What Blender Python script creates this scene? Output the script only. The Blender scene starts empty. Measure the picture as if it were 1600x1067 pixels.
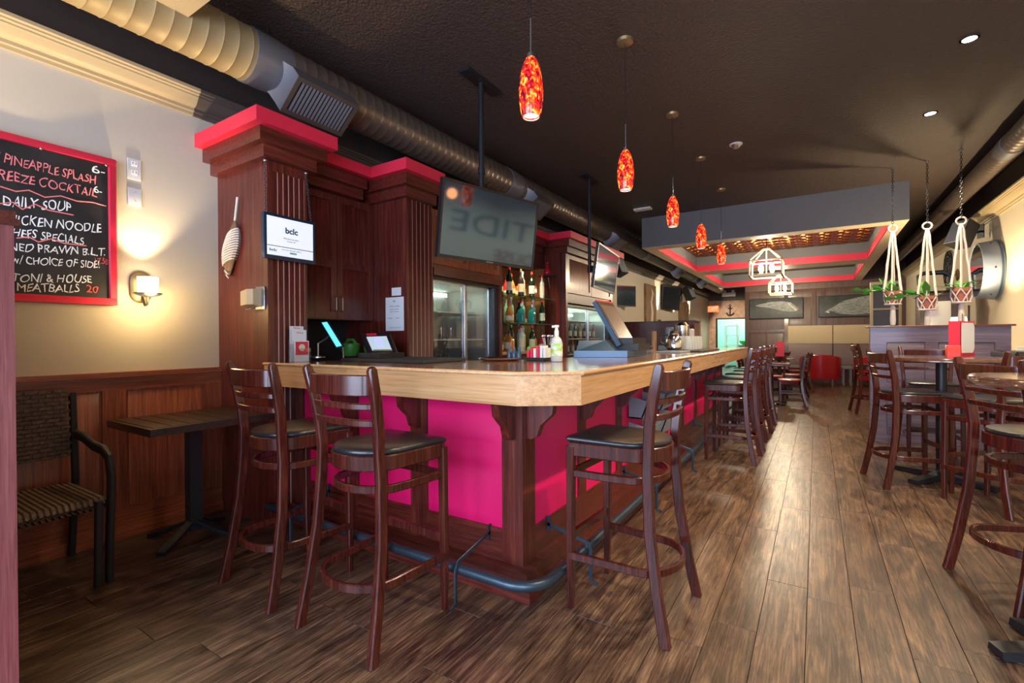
import bpy, math, random
from mathutils import Vector, Matrix
random.seed(7)
PI = math.pi
sc = bpy.context.scene
col = sc.collection
# ---------------------------------------------------------------- camera
F_PX, YAW, PIT, ROL, CAM_H = 743.79, 0.5687, -0.005273, -0.005779, 1.22
_cy, _sy, _cp, _sp = math.cos(YAW), math.sin(YAW), math.cos(PIT), math.sin(PIT)
FW = Vector((-_sy*_cp, _cy*_cp, _sp)); _rt = Vector((_cy, _sy, 0)); _up = _rt.cross(FW)
RT = _rt*math.cos(ROL) + _up*math.sin(ROL); UP = -_rt*math.sin(ROL) + _up*math.cos(ROL)
CAM = Vector((0, 0, CAM_H))
cd = bpy.data.cameras.new('camera'); cam = bpy.data.objects.new('camera', cd); col.objects.link(cam)
cd.sensor_width = 36; cd.lens = 36*F_PX/1600; cd.clip_start = 0.02; cd.clip_end = 100
cam.matrix_world = Matrix(((RT.x, UP.x, -FW.x, 0), (RT.y, UP.y, -FW.y, 0), (RT.z, UP.z, -FW.z, CAM_H), (0, 0, 0, 1)))
sc.camera = cam
def _ray(x, y): return FW + RT*((x-800)/F_PX) - UP*((y-533.5)/F_PX)
def atz(x, y, z): d = _ray(x, y); return CAM + d*((z-CAM_H)/d.z)      # measured points of the room, on a level,
def atx(x, y, X): d = _ray(x, y); return CAM + d*(X/d.x)              # on a side wall
def aty(x, y, Y): d = _ray(x, y); return CAM + d*(Y/d.y)              # or on a cross wall
# ---------------------------------------------------------------- light and exposure
sc.view_settings.view_transform = 'Standard'; sc.view_settings.look = 'None'
sc.view_settings.gamma = 1; sc.view_settings.use_curve_mapping = False
sc.view_settings.exposure = 0.7
w = bpy.data.worlds.new('world'); sc.world = w; w.use_nodes = True
w.node_tree.nodes['Background'].inputs[0].default_value = (0.6, 0.7, 0.9, 1)
w.node_tree.nodes['Background'].inputs[1].default_value = 0.1
def area(name, loc, rot, sx, sy, power, color):
    l = bpy.data.lights.new(name, 'AREA'); l.shape = 'RECTANGLE'; l.size = sx; l.size_y = sy
    l.energy = power; l.color = color
    o = bpy.data.objects.new(name, l); o.location = loc; o.rotation_euler = rot; col.objects.link(o); return o
def point(name, loc, power, color, r=0.03):
    l = bpy.data.lights.new(name, 'POINT'); l.energy = power; l.color = color; l.shadow_soft_size = r
    o = bpy.data.objects.new(name, l); o.location = loc; col.objects.link(o); return o
def spot(name, loc, tgt, power, color, ang=90, blend=0.5, r=0.03):
    l = bpy.data.lights.new(name, 'SPOT'); l.energy = power; l.color = color; l.shadow_soft_size = r
    l.spot_size = math.radians(ang); l.spot_blend = blend
    o = bpy.data.objects.new(name, l); o.location = loc
    o.rotation_euler = (Vector(tgt)-Vector(loc)).to_track_quat('-Z', 'Y').to_euler(); col.objects.link(o); return o
WARM = (1, .74, .42); COOL = (.62, .74, 1)
# daylight through the street windows behind the camera (front wall)
area('window_daylight', (-1.9, -2.12, 1.5), (PI/2, 0, 0), 2.6, 1.9, 130, COOL)
area('window_daylight', (1.0, -2.12, 1.5), (PI/2, 0, 0), 1.8, 1.9, 105, COOL)
DOWNLIGHTS_AND_FILL = [(.9, 1.95), (.907, 3.24), (.907, 4.54), (.9, 5.85), (.9, 7.1)]  # those without a ceiling fixture are added, unseen, to light the room
for x, y in DOWNLIGHTS_AND_FILL:
    spot('downlight_or_fill_beam', (x, y, 3.27), (x, y, 0), 130, (1, .8, .55), 125, .6, .05)
# ---------------------------------------------------------------- materials
def _mat(name):
    m = bpy.data.materials.new(name); m.use_nodes = True
    nt = m.node_tree; b = nt.nodes['Principled BSDF']; return m, nt, b
def plain(name, c, rough=.5, metal=0, emit=None, es=0, spec=.5, bump=0, bscale=60, coat=0):
    m, nt, b = _mat(name)
    b.inputs['Base Color'].default_value = (*c, 1); b.inputs['Roughness'].default_value = rough
    b.inputs['Metallic'].default_value = metal; b.inputs['Specular IOR Level'].default_value = spec
    b.inputs['Coat Weight'].default_value = coat
    if emit: b.inputs['Emission Color'].default_value = (*emit, 1); b.inputs['Emission Strength'].default_value = es
    if bump:
        tc = nt.nodes.new('ShaderNodeTexCoord'); n = nt.nodes.new('ShaderNodeTexNoise'); n.inputs['Scale'].default_value = bscale
        n.inputs['Detail'].default_value = 3
        nt.links.new(tc.outputs['Object'], n.inputs['Vector'])
        bp = nt.nodes.new('ShaderNodeBump'); bp.inputs['Strength'].default_value = bump; bp.inputs['Distance'].default_value = .01
        nt.links.new(n.outputs['Fac'], bp.inputs['Height']); nt.links.new(bp.outputs[0], b.inputs['Normal'])
    return m
def wood(name, dark, mid, light, axis='z', scale=1, rough=.35, island=False, coat=.2, contrast=1, knots=.35, bump=.15):
    m, nt, b = _mat(name); N = nt.nodes.new; L = nt.links.new
    tc = N('ShaderNodeTexCoord'); oi = N('ShaderNodeObjectInfo'); ge = N('ShaderNodeNewGeometry')
    add = N('ShaderNodeVectorMath'); add.operation = 'ADD'
    sc_ = N('ShaderNodeMath'); sc_.operation = 'MULTIPLY_ADD'; sc_.inputs[1].default_value = 31
    r2 = N('ShaderNodeMath'); r2.operation = 'MULTIPLY'; r2.inputs[1].default_value = 17 if island else 0
    L(ge.outputs['Random Per Island'], r2.inputs[0]); L(oi.outputs['Random'], sc_.inputs[0]); L(r2.outputs[0], sc_.inputs[2])
    L(tc.outputs['Object'], add.inputs[0]); L(sc_.outputs[0], add.inputs[1])
    mp = N('ShaderNodeMapping'); s = [44*scale]*3; s['xyz'.index(axis)] = 1.6*scale; mp.inputs['Scale'].default_value = s
    L(add.outputs[0], mp.inputs['Vector'])
    n1 = N('ShaderNodeTexNoise'); n1.inputs['Scale'].default_value = 1; n1.inputs['Detail'].default_value = 8; n1.inputs['Roughness'].default_value = .65
    n1.inputs['Distortion'].default_value = knots
    L(mp.outputs[0], n1.inputs['Vector'])
    mp2 = N('ShaderNodeMapping'); s2 = [150*scale]*3; s2['xyz'.index(axis)] = 5*scale; mp2.inputs['Scale'].default_value = s2
    L(add.outputs[0], mp2.inputs['Vector'])
    n2 = N('ShaderNodeTexNoise'); n2.inputs['Scale'].default_value = 1; n2.inputs['Detail'].default_value = 2
    L(mp2.outputs[0], n2.inputs['Vector'])
    mx = N('ShaderNodeMix'); mx.inputs['Factor'].default_value = .35
    L(n1.outputs['Fac'], mx.inputs['A']); L(n2.outputs['Fac'], mx.inputs['B'])
    rp = N('ShaderNodeValToRGB'); e = rp.color_ramp.elements
    e[0].position = .5-.2/contrast; e[0].color = (*dark, 1); e[1].position = .5+.2/contrast; e[1].color = (*light, 1)
    k = rp.color_ramp.elements.new(.5); k.color = (*mid, 1)
    L(mx.outputs['Result'], rp.inputs[0])
    hsv = N('ShaderNodeHueSaturation'); mv = N('ShaderNodeMath'); mv.operation = 'MULTIPLY_ADD'; mv.inputs[1].default_value = .35 if island else .12; mv.inputs[2].default_value = .83 if island else .94
    fr = N('ShaderNodeMath'); fr.operation = 'FRACT'
    L(sc_.outputs[0], fr.inputs[0]); L(fr.outputs[0], mv.inputs[0]); L(mv.outputs[0], hsv.inputs['Value']); L(rp.outputs[0], hsv.inputs['Color'])
    L(hsv.outputs[0], b.inputs['Base Color']); b.inputs['Roughness'].default_value = rough; b.inputs['Coat Weight'].default_value = coat; b.inputs['Coat Roughness'].default_value = .15
    bp = N('ShaderNodeBump'); bp.inputs['Strength'].default_value = bump; bp.inputs['Distance'].default_value = .004
    L(mx.outputs['Result'], bp.inputs['Height']); L(bp.outputs[0], b.inputs['Normal'])
    return m
def floorwood(name):
    m, nt, b = _mat(name); N = nt.nodes.new; L = nt.links.new
    tc = N('ShaderNodeTexCoord'); oi = N('ShaderNodeObjectInfo'); ge = N('ShaderNodeNewGeometry')
    s1 = N('ShaderNodeMath'); s1.operation = 'MULTIPLY_ADD'; s1.inputs[1].default_value = 31; r2 = N('ShaderNodeMath'); r2.operation = 'MULTIPLY'; r2.inputs[1].default_value = 17
    L(ge.outputs['Random Per Island'], r2.inputs[0]); L(oi.outputs['Random'], s1.inputs[0]); L(r2.outputs[0], s1.inputs[2])
    add = N('ShaderNodeVectorMath'); add.operation = 'ADD'; L(tc.outputs['Object'], add.inputs[0]); L(s1.outputs[0], add.inputs[1])
    def nz(sx, sy, det, dist, rough=.6):
        mp = N('ShaderNodeMapping'); mp.inputs['Scale'].default_value = (sx, sy, sx); L(add.outputs[0], mp.inputs['Vector'])
        n = N('ShaderNodeTexNoise'); n.inputs['Scale'].default_value = 1; n.inputs['Detail'].default_value = det; n.inputs['Roughness'].default_value = rough; n.inputs['Distortion'].default_value = dist
        L(mp.outputs[0], n.inputs['Vector']); return n.outputs['Fac']
    def math_(op, a, c):
        q = N('ShaderNodeMath'); q.operation = op
        for i, v in enumerate((a, c)):
            if isinstance(v, (int, float)): q.inputs[i].default_value = v
            else: L(v, q.inputs[i])
        return q.outputs[0]
    grain = nz(60, 2.4, 9, 1.5, .7); blotch = nz(8, 2.0, 4, 1.5); fine = nz(260, 9, 3, 0)
    mixv = math_('ADD', math_('ADD', math_('MULTIPLY', grain, .55), math_('MULTIPLY', blotch, .33)), math_('MULTIPLY', fine, .12))
    rp = N('ShaderNodeValToRGB'); e = rp.color_ramp.elements; e[0].position = .40; e[0].color = (.016, .009, .006, 1); e[1].position = .64; e[1].color = (.27, .165, .09, 1)
    for p, c in ((.47, (.055, .031, .019, 1)), (.53, (.115, .066, .038, 1))): k = e.new(p); k.color = c
    L(mixv, rp.inputs[0]); hsv = N('ShaderNodeHueSaturation'); fr = N('ShaderNodeMath'); fr.operation = 'FRACT'; L(s1.outputs[0], fr.inputs[0])
    mv = N('ShaderNodeMath'); mv.operation = 'MULTIPLY_ADD'; mv.inputs[1].default_value = .28; mv.inputs[2].default_value = .84
    L(fr.outputs[0], mv.inputs[0]); L(mv.outputs[0], hsv.inputs['Value']); L(rp.outputs[0], hsv.inputs['Color']); L(hsv.outputs[0], b.inputs['Base Color'])
    L(math_('SUBTRACT', .50, math_('MULTIPLY', grain, .35)), b.inputs['Roughness'])
    bp = N('ShaderNodeBump'); bp.inputs['Strength'].default_value = .5; bp.inputs['Distance'].default_value = .003; L(mixv, bp.inputs['Height']); L(bp.outputs[0], b.inputs['Normal'])
    return m
def glass(name, tint=(1, 1, 1), refl=.12, rough=.02):
    m = bpy.data.materials.new(name); m.use_nodes = True; nt = m.node_tree; nt.nodes.clear(); N = nt.nodes.new
    o = N('ShaderNodeOutputMaterial'); mx = N('ShaderNodeMixShader'); t = N('ShaderNodeBsdfTransparent'); g = N('ShaderNodeBsdfGlossy')
    t.inputs[0].default_value = (*tint, 1); g.inputs['Roughness'].default_value = rough
    lw = N('ShaderNodeLayerWeight'); lw.inputs[0].default_value = .2; ma = N('ShaderNodeMath'); ma.operation = 'MULTIPLY_ADD'; ma.inputs[1].default_value = .5; ma.inputs[2].default_value = refl*.6
    ma.use_clamp = True
    nt.links.new(lw.outputs['Facing'], ma.inputs[0]); nt.links.new(ma.outputs[0], mx.inputs[0])
    nt.links.new(t.outputs[0], mx.inputs[1]); nt.links.new(g.outputs[0], mx.inputs[2]); nt.links.new(mx.outputs[0], o.inputs[0]); return m
M = {}
ch = ((.024, .004, .003), (.10, .015, .009), (.21, .040, .022))
M['cherry'] = wood('cherry_wood', *ch, 'z'); M['cherry_y'] = wood('cherry_wood_lengthwise', *ch, 'y'); M['cherry_x'] = wood('cherry_wood_crosswise', *ch, 'x')
lc = ((.07, .014, .005), (.24, .055, .018), (.40, .12, .042))
M['oak_red'] = wood('red_oak', *lc, 'z'); M['oak_red_y'] = wood('red_oak_lengthwise', *lc, 'y')
M['stool'] = wood('stool_wood', (.014, .003, .002), (.058, .010, .006), (.13, .028, .014), 'z', 1.2, .26, coat=.12, bump=.05)
ok = ((.40, .20, .08), (.60, .34, .15), (.72, .45, .22))
M['oak_x'] = wood('bar_oak_crosswise', *ok, 'x', .8, .22, coat=.6, bump=.04); M['oak_y'] = wood('bar_oak_lengthwise', *ok, 'y', .8, .22, coat=.6, bump=.04)
M['oak_top'] = wood('bar_top_wood', (.13, .05, .022), (.26, .11, .05), (.38, .18, .085), 'y', .8, .14, coat=.8, bump=.02)
M['floor'] = floorwood('floor_plank')
M['dark_wood'] = wood('espresso_wood', (.012, .008, .006), (.028, .018, .013), (.05, .034, .024), 'x', 1, .4)
M['back_wood'] = wood('back_wall_wood', (.05, .028, .022), (.10, .055, .042), (.15, .09, .07), 'z', .6, .45)
M['ply'] = wood('alcove_wood', (.20, .07, .025), (.36, .15, .06), (.5, .23, .1), 'z', .7, .4)
M['pink'] = plain('magenta_paint', (.72, .006, .12), .38)
M['red'] = plain('crimson_paint', (.66, .02, .055), .45)
M['wall'] = plain('cream_paint', (.50, .455, .375), .8, bump=.05, bscale=25)
M['wallr'] = plain('cream_paint_right', (.56, .50, .38), .8, bump=.05, bscale=25)
M['soffit'] = plain('taupe_paint', (.15, .155, .165), .7)
M['brown'] = plain('dark_brown_paint', (.055, .042, .038), .55)
M['duct'] = plain('duct_metal', (.17, .135, .11), .36, .6, bump=.05, bscale=8)
M['duct_gold'] = plain('gold_duct_paint', (.34, .255, .125), .5, .2, bump=.08, bscale=9)
M['duct2'] = plain('duct_metal_plain', (.20, .20, .22), .4, .5)
M['black'] = plain('black_plastic', (.012, .012, .014), .35); M['matte'] = plain('matte_black', (.014, .014, .015), .7)
M['iron'] = plain('black_iron', (.016, .018, .022), .38, .2); M['steel'] = plain('brushed_steel', (.5, .5, .52), .3, 1); M['rail'] = plain('rail_metal', (.05, .075, .10), .36, .6)
M['chrome'] = plain('chrome', (.8, .8, .82), .12, 1); M['white'] = plain('white_plastic', (.78, .77, .73), .4)
M['vinyl'] = plain('black_vinyl', (.014, .014, .016), .3, bump=.06, bscale=120, coat=.15); M['redvinyl'] = plain('red_leather', (.42, .008, .016), .35, coat=.2)
M['screen'] = plain('tv_screen', (.10, .16, .24), .07, .9); M['paper'] = plain('paper', (.78, .80, .82), .7)
M['rope'] = plain('cotton_rope', (.72, .66, .58), .85); M['terra'] = plain('terracotta', (.40, .12, .075), .7, bump=.1); M['leaf'] = plain('leaf_green', (.10, .36, .05), .4)
M['glass'] = glass('clear_glass'); M['glassb'] = plain('glass_white_glint', (.80, .84, .80), .08, coat=.5); M['glassb'].node_tree.nodes['Principled BSDF'].inputs['Alpha'].default_value = .42; M['glassg'] = glass('green_glass_shelf', (.55, .85, .7), .15)  # whitish beer glass body stands in for bright streaks on clear glass
M['brass'] = plain('aged_brass', (.30, .22, .11), .4, .7); M['lamp'] = plain('lamp_glass', (1, .9, .7), .4, emit=(1, .82, .5), es=7)
M['bulb'] = plain('bulb', (1, .9, .7), .4, emit=(1, .86, .6), es=34); M['ink'] = plain('black_ink', (.02, .03, .05), .6)
M['canvas'] = plain('canvas_tan', (.50, .41, .26), .8, bump=.2, bscale=300); M['lilac'] = plain('bench_vinyl', (.17, .12, .12), .45)
M['amber'] = plain('amber_glass', (.55, .20, .04), .15); M['dgreen'] = plain('dark_green_glass', (.006, .018, .008), .1); M['clear'] = plain('pale_glass', (.55, .58, .55), .1)
M['teal'] = plain('blue_green_glass', (.02, .20, .22), .1); M['redg'] = plain('red_bottle_glass', (.5, .02, .03), .12); M['cap'] = plain('bottle_cap_red', (.6, .03, .02), .4)
M['grey'] = plain('grey_plastic', (.22, .25, .29), .4); M['posb'] = plain('blue_grey_metal', (.04, .085, .14), .3, .3); M['shadow'] = plain('dark_void', (.008, .008, .009), .9)
M['label'] = plain('bottle_label', (.7, .66, .52), .6); M['greenglow'] = plain('green_plastic', (.05, .22, .03), .4); M['brightgreen'] = plain('bright_green_plastic', (.05, .7, .08), .4)
def ceilmat():
    m, nt, b = _mat('textured_ceiling'); N = nt.nodes.new; L = nt.links.new
    tc = N('ShaderNodeTexCoord'); n = N('ShaderNodeTexNoise'); n.inputs['Scale'].default_value = 55; n.inputs['Detail'].default_value = 4
    L(tc.outputs['Object'], n.inputs['Vector']); bp = N('ShaderNodeBump'); bp.inputs['Strength'].default_value = .9; bp.inputs['Distance'].default_value = .02
    L(n.outputs['Fac'], bp.inputs['Height']); L(bp.outputs[0], b.inputs['Normal'])
    b.inputs['Base Color'].default_value = (.058, .040, .034, 1); b.inputs['Roughness'].default_value = .5; return m
M['ceil'] = ceilmat()
def noisemat(name, cols, scale, rough=.4, metal=0, emit=0, stretch=(1, 1, 1), bump=0, dist=0):
    m, nt, b = _mat(name); N = nt.nodes.new; L = nt.links.new
    tc = N('ShaderNodeTexCoord'); mp = N('ShaderNodeMapping'); mp.inputs['Scale'].default_value = stretch
    n = N('ShaderNodeTexNoise'); n.inputs['Scale'].default_value = scale; n.inputs['Detail'].default_value = 3; n.inputs['Distortion'].default_value = dist
    L(tc.outputs['Object'], mp.inputs[0]); L(mp.outputs[0], n.inputs['Vector']); rp = N('ShaderNodeValToRGB')
    e = rp.color_ramp.elements
    while len(e) < len(cols): e.new(.5)
    for i, (p, c) in enumerate(cols): e[i].position = p; e[i].color = (*c, 1)
    L(n.outputs['Fac'], rp.inputs[0]); L(rp.outputs[0], b.inputs['Base Color']); b.inputs['Roughness'].default_value = rough; b.inputs['Metallic'].default_value = metal
    if emit: L(rp.outputs[0], b.inputs['Emission Color']); b.inputs['Emission Strength'].default_value = emit
    if bump:
        bp = N('ShaderNodeBump'); bp.inputs['Strength'].default_value = bump; bp.inputs['Distance'].default_value = .01
        L(n.outputs['Fac'], bp.inputs['Height']); L(bp.outputs[0], b.inputs['Normal'])
    return m
M['shade'] = noisemat('art_glass', [(.38, (.06, .001, .012)), (.50, (.55, .01, .004)), (.58, (.95, .09, .01)), (.68, (1, .5, .06))], 46, .15, 0, 1.15, (1, 1, .6), dist=1.2)
M['copper'] = noisemat('copper_tin', [(.35, (.10, .035, .012)), (.65, (.62, .27, .10))], 50, .28, 1, bump=.6)
M['wicker'] = noisemat('wicker', [(.3, (.05, .032, .02)), (.7, (.17, .115, .075))], 60, .55, bump=.4)
M['brickp'] = noisemat('pinkish_plaster', [(.3, (.42, .27, .19)), (.7, (.62, .43, .31))], 9, .7, bump=.3)
M['whale'] = noisemat('whale_print', [(.3, (.02, .025, .025)), (.7, (.06, .07, .065))], 4, .5)
M['whale2'] = noisemat('whale_skin', [(.3, (.10, .12, .11)), (.7, (.34, .37, .34))], 14, .5, stretch=(1, 1, 3))
M['carved'] = noisemat('carved_wood', [(.3, (.12, .06, .025)), (.7, (.32, .19, .09))], 12, .6, stretch=(1, 1, .3), bump=.5)
# ---------------------------------------------------------------- mesh builder
def chamf(w, h, c=.004):
    a, b_ = w/2, h/2
    return [(-a+c, -b_), (a-c, -b_), (a, -b_+c), (a, b_-c), (a-c, b_), (-a+c, b_), (-a, b_-c), (-a, -b_+c)]
class MB:
    def __init__(s): s.v = []; s.f = []; s.sm = []
    def add(s, vs, fs, smooth=False, T=None):
        o = len(s.v)
        for p in vs:
            p = Vector(p); s.v.append(T @ p if T else p)
        for f in fs: s.f.append([o+i for i in f]); s.sm.append(smooth)
        return s
    def box(s, x0, x1, y0, y1, z0, z1, T=None):
        vs = [(x, y, z) for z in (z0, z1) for x, y in ((x0, y0), (x1, y0), (x1, y1), (x0, y1))]
        return s.add(vs, [(3, 2, 1, 0), (4, 5, 6, 7), (0, 1, 5, 4), (1, 2, 6, 5), (2, 3, 7, 6), (3, 0, 4, 7)], T=T)
    def bevbox(s, x0, x1, y0, y1, z0, z1, c=.006, T=None):       # box with chamfered top and vertical edges
        P = lambda a: [(x0+a, y0+c), (x0+c, y0+a), (x1-c, y0+a), (x1-a, y0+c), (x1-a, y1-c), (x1-c, y1-a), (x0+c, y1-a), (x0+a, y1-c)]
        return s.loft([[(x, y, z0) for x, y in P(0)], [(x, y, z1-c) for x, y in P(0)], [(x, y, z1) for x, y in P(c*.7)]], T=T)
    def loft(s, rings, cap=True, smooth=False, closed=True, T=None):
        n = len(rings[0]); vs = [p for r in rings for p in r]; fs = []
        for i in range(len(rings)-1):
            for j in range(n if closed else n-1):
                k = (j+1) % n; fs.append((i*n+j, i*n+k, (i+1)*n+k, (i+1)*n+j))
        s.add(vs, fs, smooth, T)
        if cap:
            o = len(s.v)-len(vs); s.f.append([o+i for i in reversed(range(n))]); s.sm.append(False)
            s.f.append([o+(len(rings)-1)*n+i for i in range(n)]); s.sm.append(False)
        return s
    def prism(s, poly, z0, z1, T=None): return s.loft([[(x, y, z0) for x, y in poly], [(x, y, z1) for x, y in poly]], T=T)
    def sweep(s, path, sec, up=(0, 0, 1), scales=None, smooth=False, closed=False, T=None):
        path = [Vector(p) for p in path]; up = Vector(up); rings = []; n = len(path)
        for i, p in enumerate(path):
            if closed: t = path[(i+1) % n]-path[i-1]
            else: t = path[min(i+1, n-1)]-path[max(i-1, 0)]
            t.normalize(); sd = t.cross(up)
            if sd.length < 1e-4: sd = t.cross(Vector((1, .01, 0)))
            sd.normalize(); u = sd.cross(t); k = scales[i] if scales else 1
            kx, ky = (k if isinstance(k, tuple) else (k, k))
            rings.append([p+sd*(a*kx)+u*(b_*ky) for a, b_ in sec])
        if closed: rings.append(rings[0])
        return s.loft(rings, cap=not closed, smooth=smooth, T=T)
    def tube(s, path, r, n=10, up=(0, 0, 1), closed=False, scales=None, T=None):
        return s.sweep(path, [(r*math.cos(2*PI*i/n), r*math.sin(2*PI*i/n)) for i in range(n)], up, scales, True, closed, T)
    def lathe(s, prof, n=20, c=(0, 0, 0), axis='z', cap=True, T=None):
        rings = []
        for r, h in prof:
            ring = []
            for i in range(n):
                a, b_ = r*math.cos(2*PI*i/n), r*math.sin(2*PI*i/n)
                ring.append((c[0]+a, c[1]+b_, c[2]+h) if axis == 'z' else (c[0]-a, c[1]+h, c[2]+b_) if axis == 'y' else (c[0]+h, c[1]+a, c[2]+b_))
            rings.append(ring)
        return s.loft(rings, cap=cap, smooth=True, T=T)
    def ball(s, c, r, n=10, sz=1): return s.lathe([(max(.0005, r*math.sin(PI*i/6)), -r*sz*math.cos(PI*i/6)) for i in range(7)], n, c)
    def mesh(s, name, mat, off=None):
        me = bpy.data.meshes.new(name); vs = [(v-off) if off else v for v in s.v]
        me.from_pydata([tuple(v) for v in vs], [], s.f); me.polygons.foreach_set('use_smooth', [True]*len(s.f)); me.materials.append(mat); me.update(); me.set_sharp_from_angle(angle=math.radians(38)); return me
def link(name, me, parent=None, loc=None):
    o = bpy.data.objects.new(name, me); col.objects.link(o)
    if parent: o.parent = parent
    if loc is not None: o.location = loc
    return o
def meta(o, label=None, cat=None, group=None, kind=None):
    if label: o['label'] = label
    if cat: o['category'] = cat
    if group: o['group'] = group
    if kind: o['kind'] = kind
    return o
class Thing:
    def __init__(s, name, label, cat, loc=(0, 0, 0), rot=0, group=None, world=True):
        s.o = bpy.data.objects.new(name, None); col.objects.link(s.o); s.o.empty_display_size = .1
        s.o.location = loc; s.o.rotation_euler = (0, 0, rot); s.loc = Vector(loc); s.w = world and any(abs(c) > 0 for c in loc) and rot == 0
        meta(s.o, label, cat, group)
    def part(s, name, mb, mat, parent=None, label=None):
        o = link(name, mb.mesh(name, M[mat] if isinstance(mat, str) else mat, s.loc if s.w else None), parent or s.o)
        if label: o['label'] = label
        return o
def single(name, mb, mat, label, cat, group=None, loc=None):
    if loc is None:
        xs = [v.x for v in mb.v]; ys = [v.y for v in mb.v]; zs = [v.z for v in mb.v]
        loc = Vector(((min(xs)+max(xs))/2, (min(ys)+max(ys))/2, min(zs)))
    else: loc = Vector(loc)
    o = link(name, mb.mesh(name, M[mat] if isinstance(mat, str) else mat, loc), None, loc); return meta(o, label, cat, group)
def struct(name, mb, mat, parent=None):
    o = link(name, mb.mesh(name, M[mat] if isinstance(mat, str) else mat), parent)
    if not parent: o['kind'] = 'structure'
    return o
def dup(root, loc, rot, label, group=None, parent=None):
    def cp(o, p):
        c = o.copy(); col.objects.link(c); c.parent = p
        for k in KIDS.get(o.name, []): cp(k, c)
        return c
    c = cp(root, None); c.location = loc; c.rotation_euler = (0, 0, rot); c['label'] = label
    if group: c['group'] = group
    return c
KIDS = {}
def learn(root):                                             # children table, read once per source thing
    def rec(o):
        KIDS[o.name] = list(o.children)
        for k in o.children: rec(k)
    rec(root)
def text(name, s, p0, xd, upd, h, mat, parent=None, width=None, off=None, ext=.0005, shear=0, bold=0, jit=0):
    cu = bpy.data.curves.new(name, 'FONT'); cu.body = s; cu.extrude = ext; cu.size = 1; cu.shear = shear; cu.offset = bold; cu.resolution_u = 3
    t = bpy.data.objects.new(name, cu); col.objects.link(t)
    me = bpy.data.meshes.new_from_object(t); col.objects.unlink(t); bpy.data.objects.remove(t); bpy.data.curves.remove(cu)
    if not len(me.vertices): return None
    xs = [v.co.x for v in me.vertices]; W = max(xs)-min(xs); x0 = min(xs)
    sx = width/W if width else h/.7
    if jit:
        for v in me.vertices:
            c = v.co; a_ = c.x*1.0; c.y = c.y*(1+jit*.9*math.sin(a_*2.3+len(s)))+jit*.5*math.sin(a_*5.1+1); c.x += jit*.55*math.sin(c.y*5+a_*3.7)+jit*.4*c.y*math.sin(a_*1.9)
    xd = Vector(xd).normalized(); upd = Vector(upd).normalized(); nd = xd.cross(upd); p0 = Vector(p0)-(off or Vector())
    for v in me.vertices: v.co = p0+xd*((v.co.x-x0)*sx)+upd*(v.co.y*h/.7)+nd*(v.co.z)
    me.materials.clear(); me.materials.append(M[mat] if isinstance(mat, str) else mat); me.name = name
    return link(name, me, parent)
# ================================================================ SETTING
XL, XR, YF, YB, YK, ZC = -3.65, 2.0, -2.2, 16.2, 20.5, 3.3
# floor: sub-floor and planks laid lengthwise
fb = struct('floor', MB().box(XL, XR, YF, YK+3, -.05, -.006), 'shadow')
PW, PL = .172, 1.22
pm = MB().bevbox(-PW/2+.0012, PW/2-.0012, -PL/2+.0012, PL/2-.0012, -.006, 0, .0006).mesh('plank', M['floor'])
far = MB(); nrow = int((XR-XL)/PW)+1; cnt = 0
for i in range(nrow):
    x = XL+PW*(i+.5); off = random.random()*PL
    y = YF-off
    while y < YK:
        yc = y+PL/2
        if yc > .3 and yc < 8.6 and not (yc < 2.2 and x > -.2) and not (x < -1.3 and yc > 2.9) and x < XR and cnt < 300 and not (yc < 1 and x > -1.4):
            o = link('plank', pm, fb, (x, yc, 0)); cnt += 1
        else: far.bevbox(x-PW/2+.0012, x+PW/2-.0012, max(YF, y)+.0012, y+PL-.0012, -.006, 0, .0006)
        y += PL
o = link('plank', far.mesh('plank', M['floor']), fb); o['kind'] = 'stuff'
# walls
wl = struct('wall_left', MB().box(XL-.12, XL, YF, YK, 0, ZC), 'wall')
wr = struct('wall_right', MB().box(XR, XR+.12, YF, YK, 0, ZC), 'wallr')
struct('wall_front', MB().box(XL-.12, XR+.12, YF-.12, YF, 0, ZC), 'wall')
struct('ceiling', MB().box(XL-.12, XR+.12, YF-.12, YK, ZC, ZC+.1), 'ceil')
# dark band above the crown mouldings
struct('trim_1', MB().box(XL, XL+.012, YF, YK, 2.9, ZC), 'brown'); struct('trim_2', MB().box(XR-.012, XR, YF, YB, 2.9, ZC), 'brown')
def molding(name, x, s, y0, y1, mat):
    prof = [(0, 2.78), (.02, 2.78), (.022, 2.80), (.035, 2.805), (.035, 2.825), (.055, 2.83), (.075, 2.845), (.09, 2.87), (.1, 2.88), (.1, 2.89), (.115, 2.895), (.115, 2.905), (.13, 2.91), (.13, 2.93), (0, 2.93)]
    b = MB(); r0 = [(x+s*a, y0, z) for a, z in prof]; r1 = [(x+s*a, y1, z) for a, z in prof]
    b.loft([r0, r1] if s < 0 else [r1, r0]); return struct(name, b, mat)
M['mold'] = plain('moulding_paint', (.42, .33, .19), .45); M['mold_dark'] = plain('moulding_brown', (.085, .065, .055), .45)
molding('trim_3', XL, 1, YF, 1.60, 'mold'); molding('trim_4', XL, 1, 1.60, YK, 'mold_dark'); molding('trim_5', XR, -1, YF, YB, 'mold')
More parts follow.
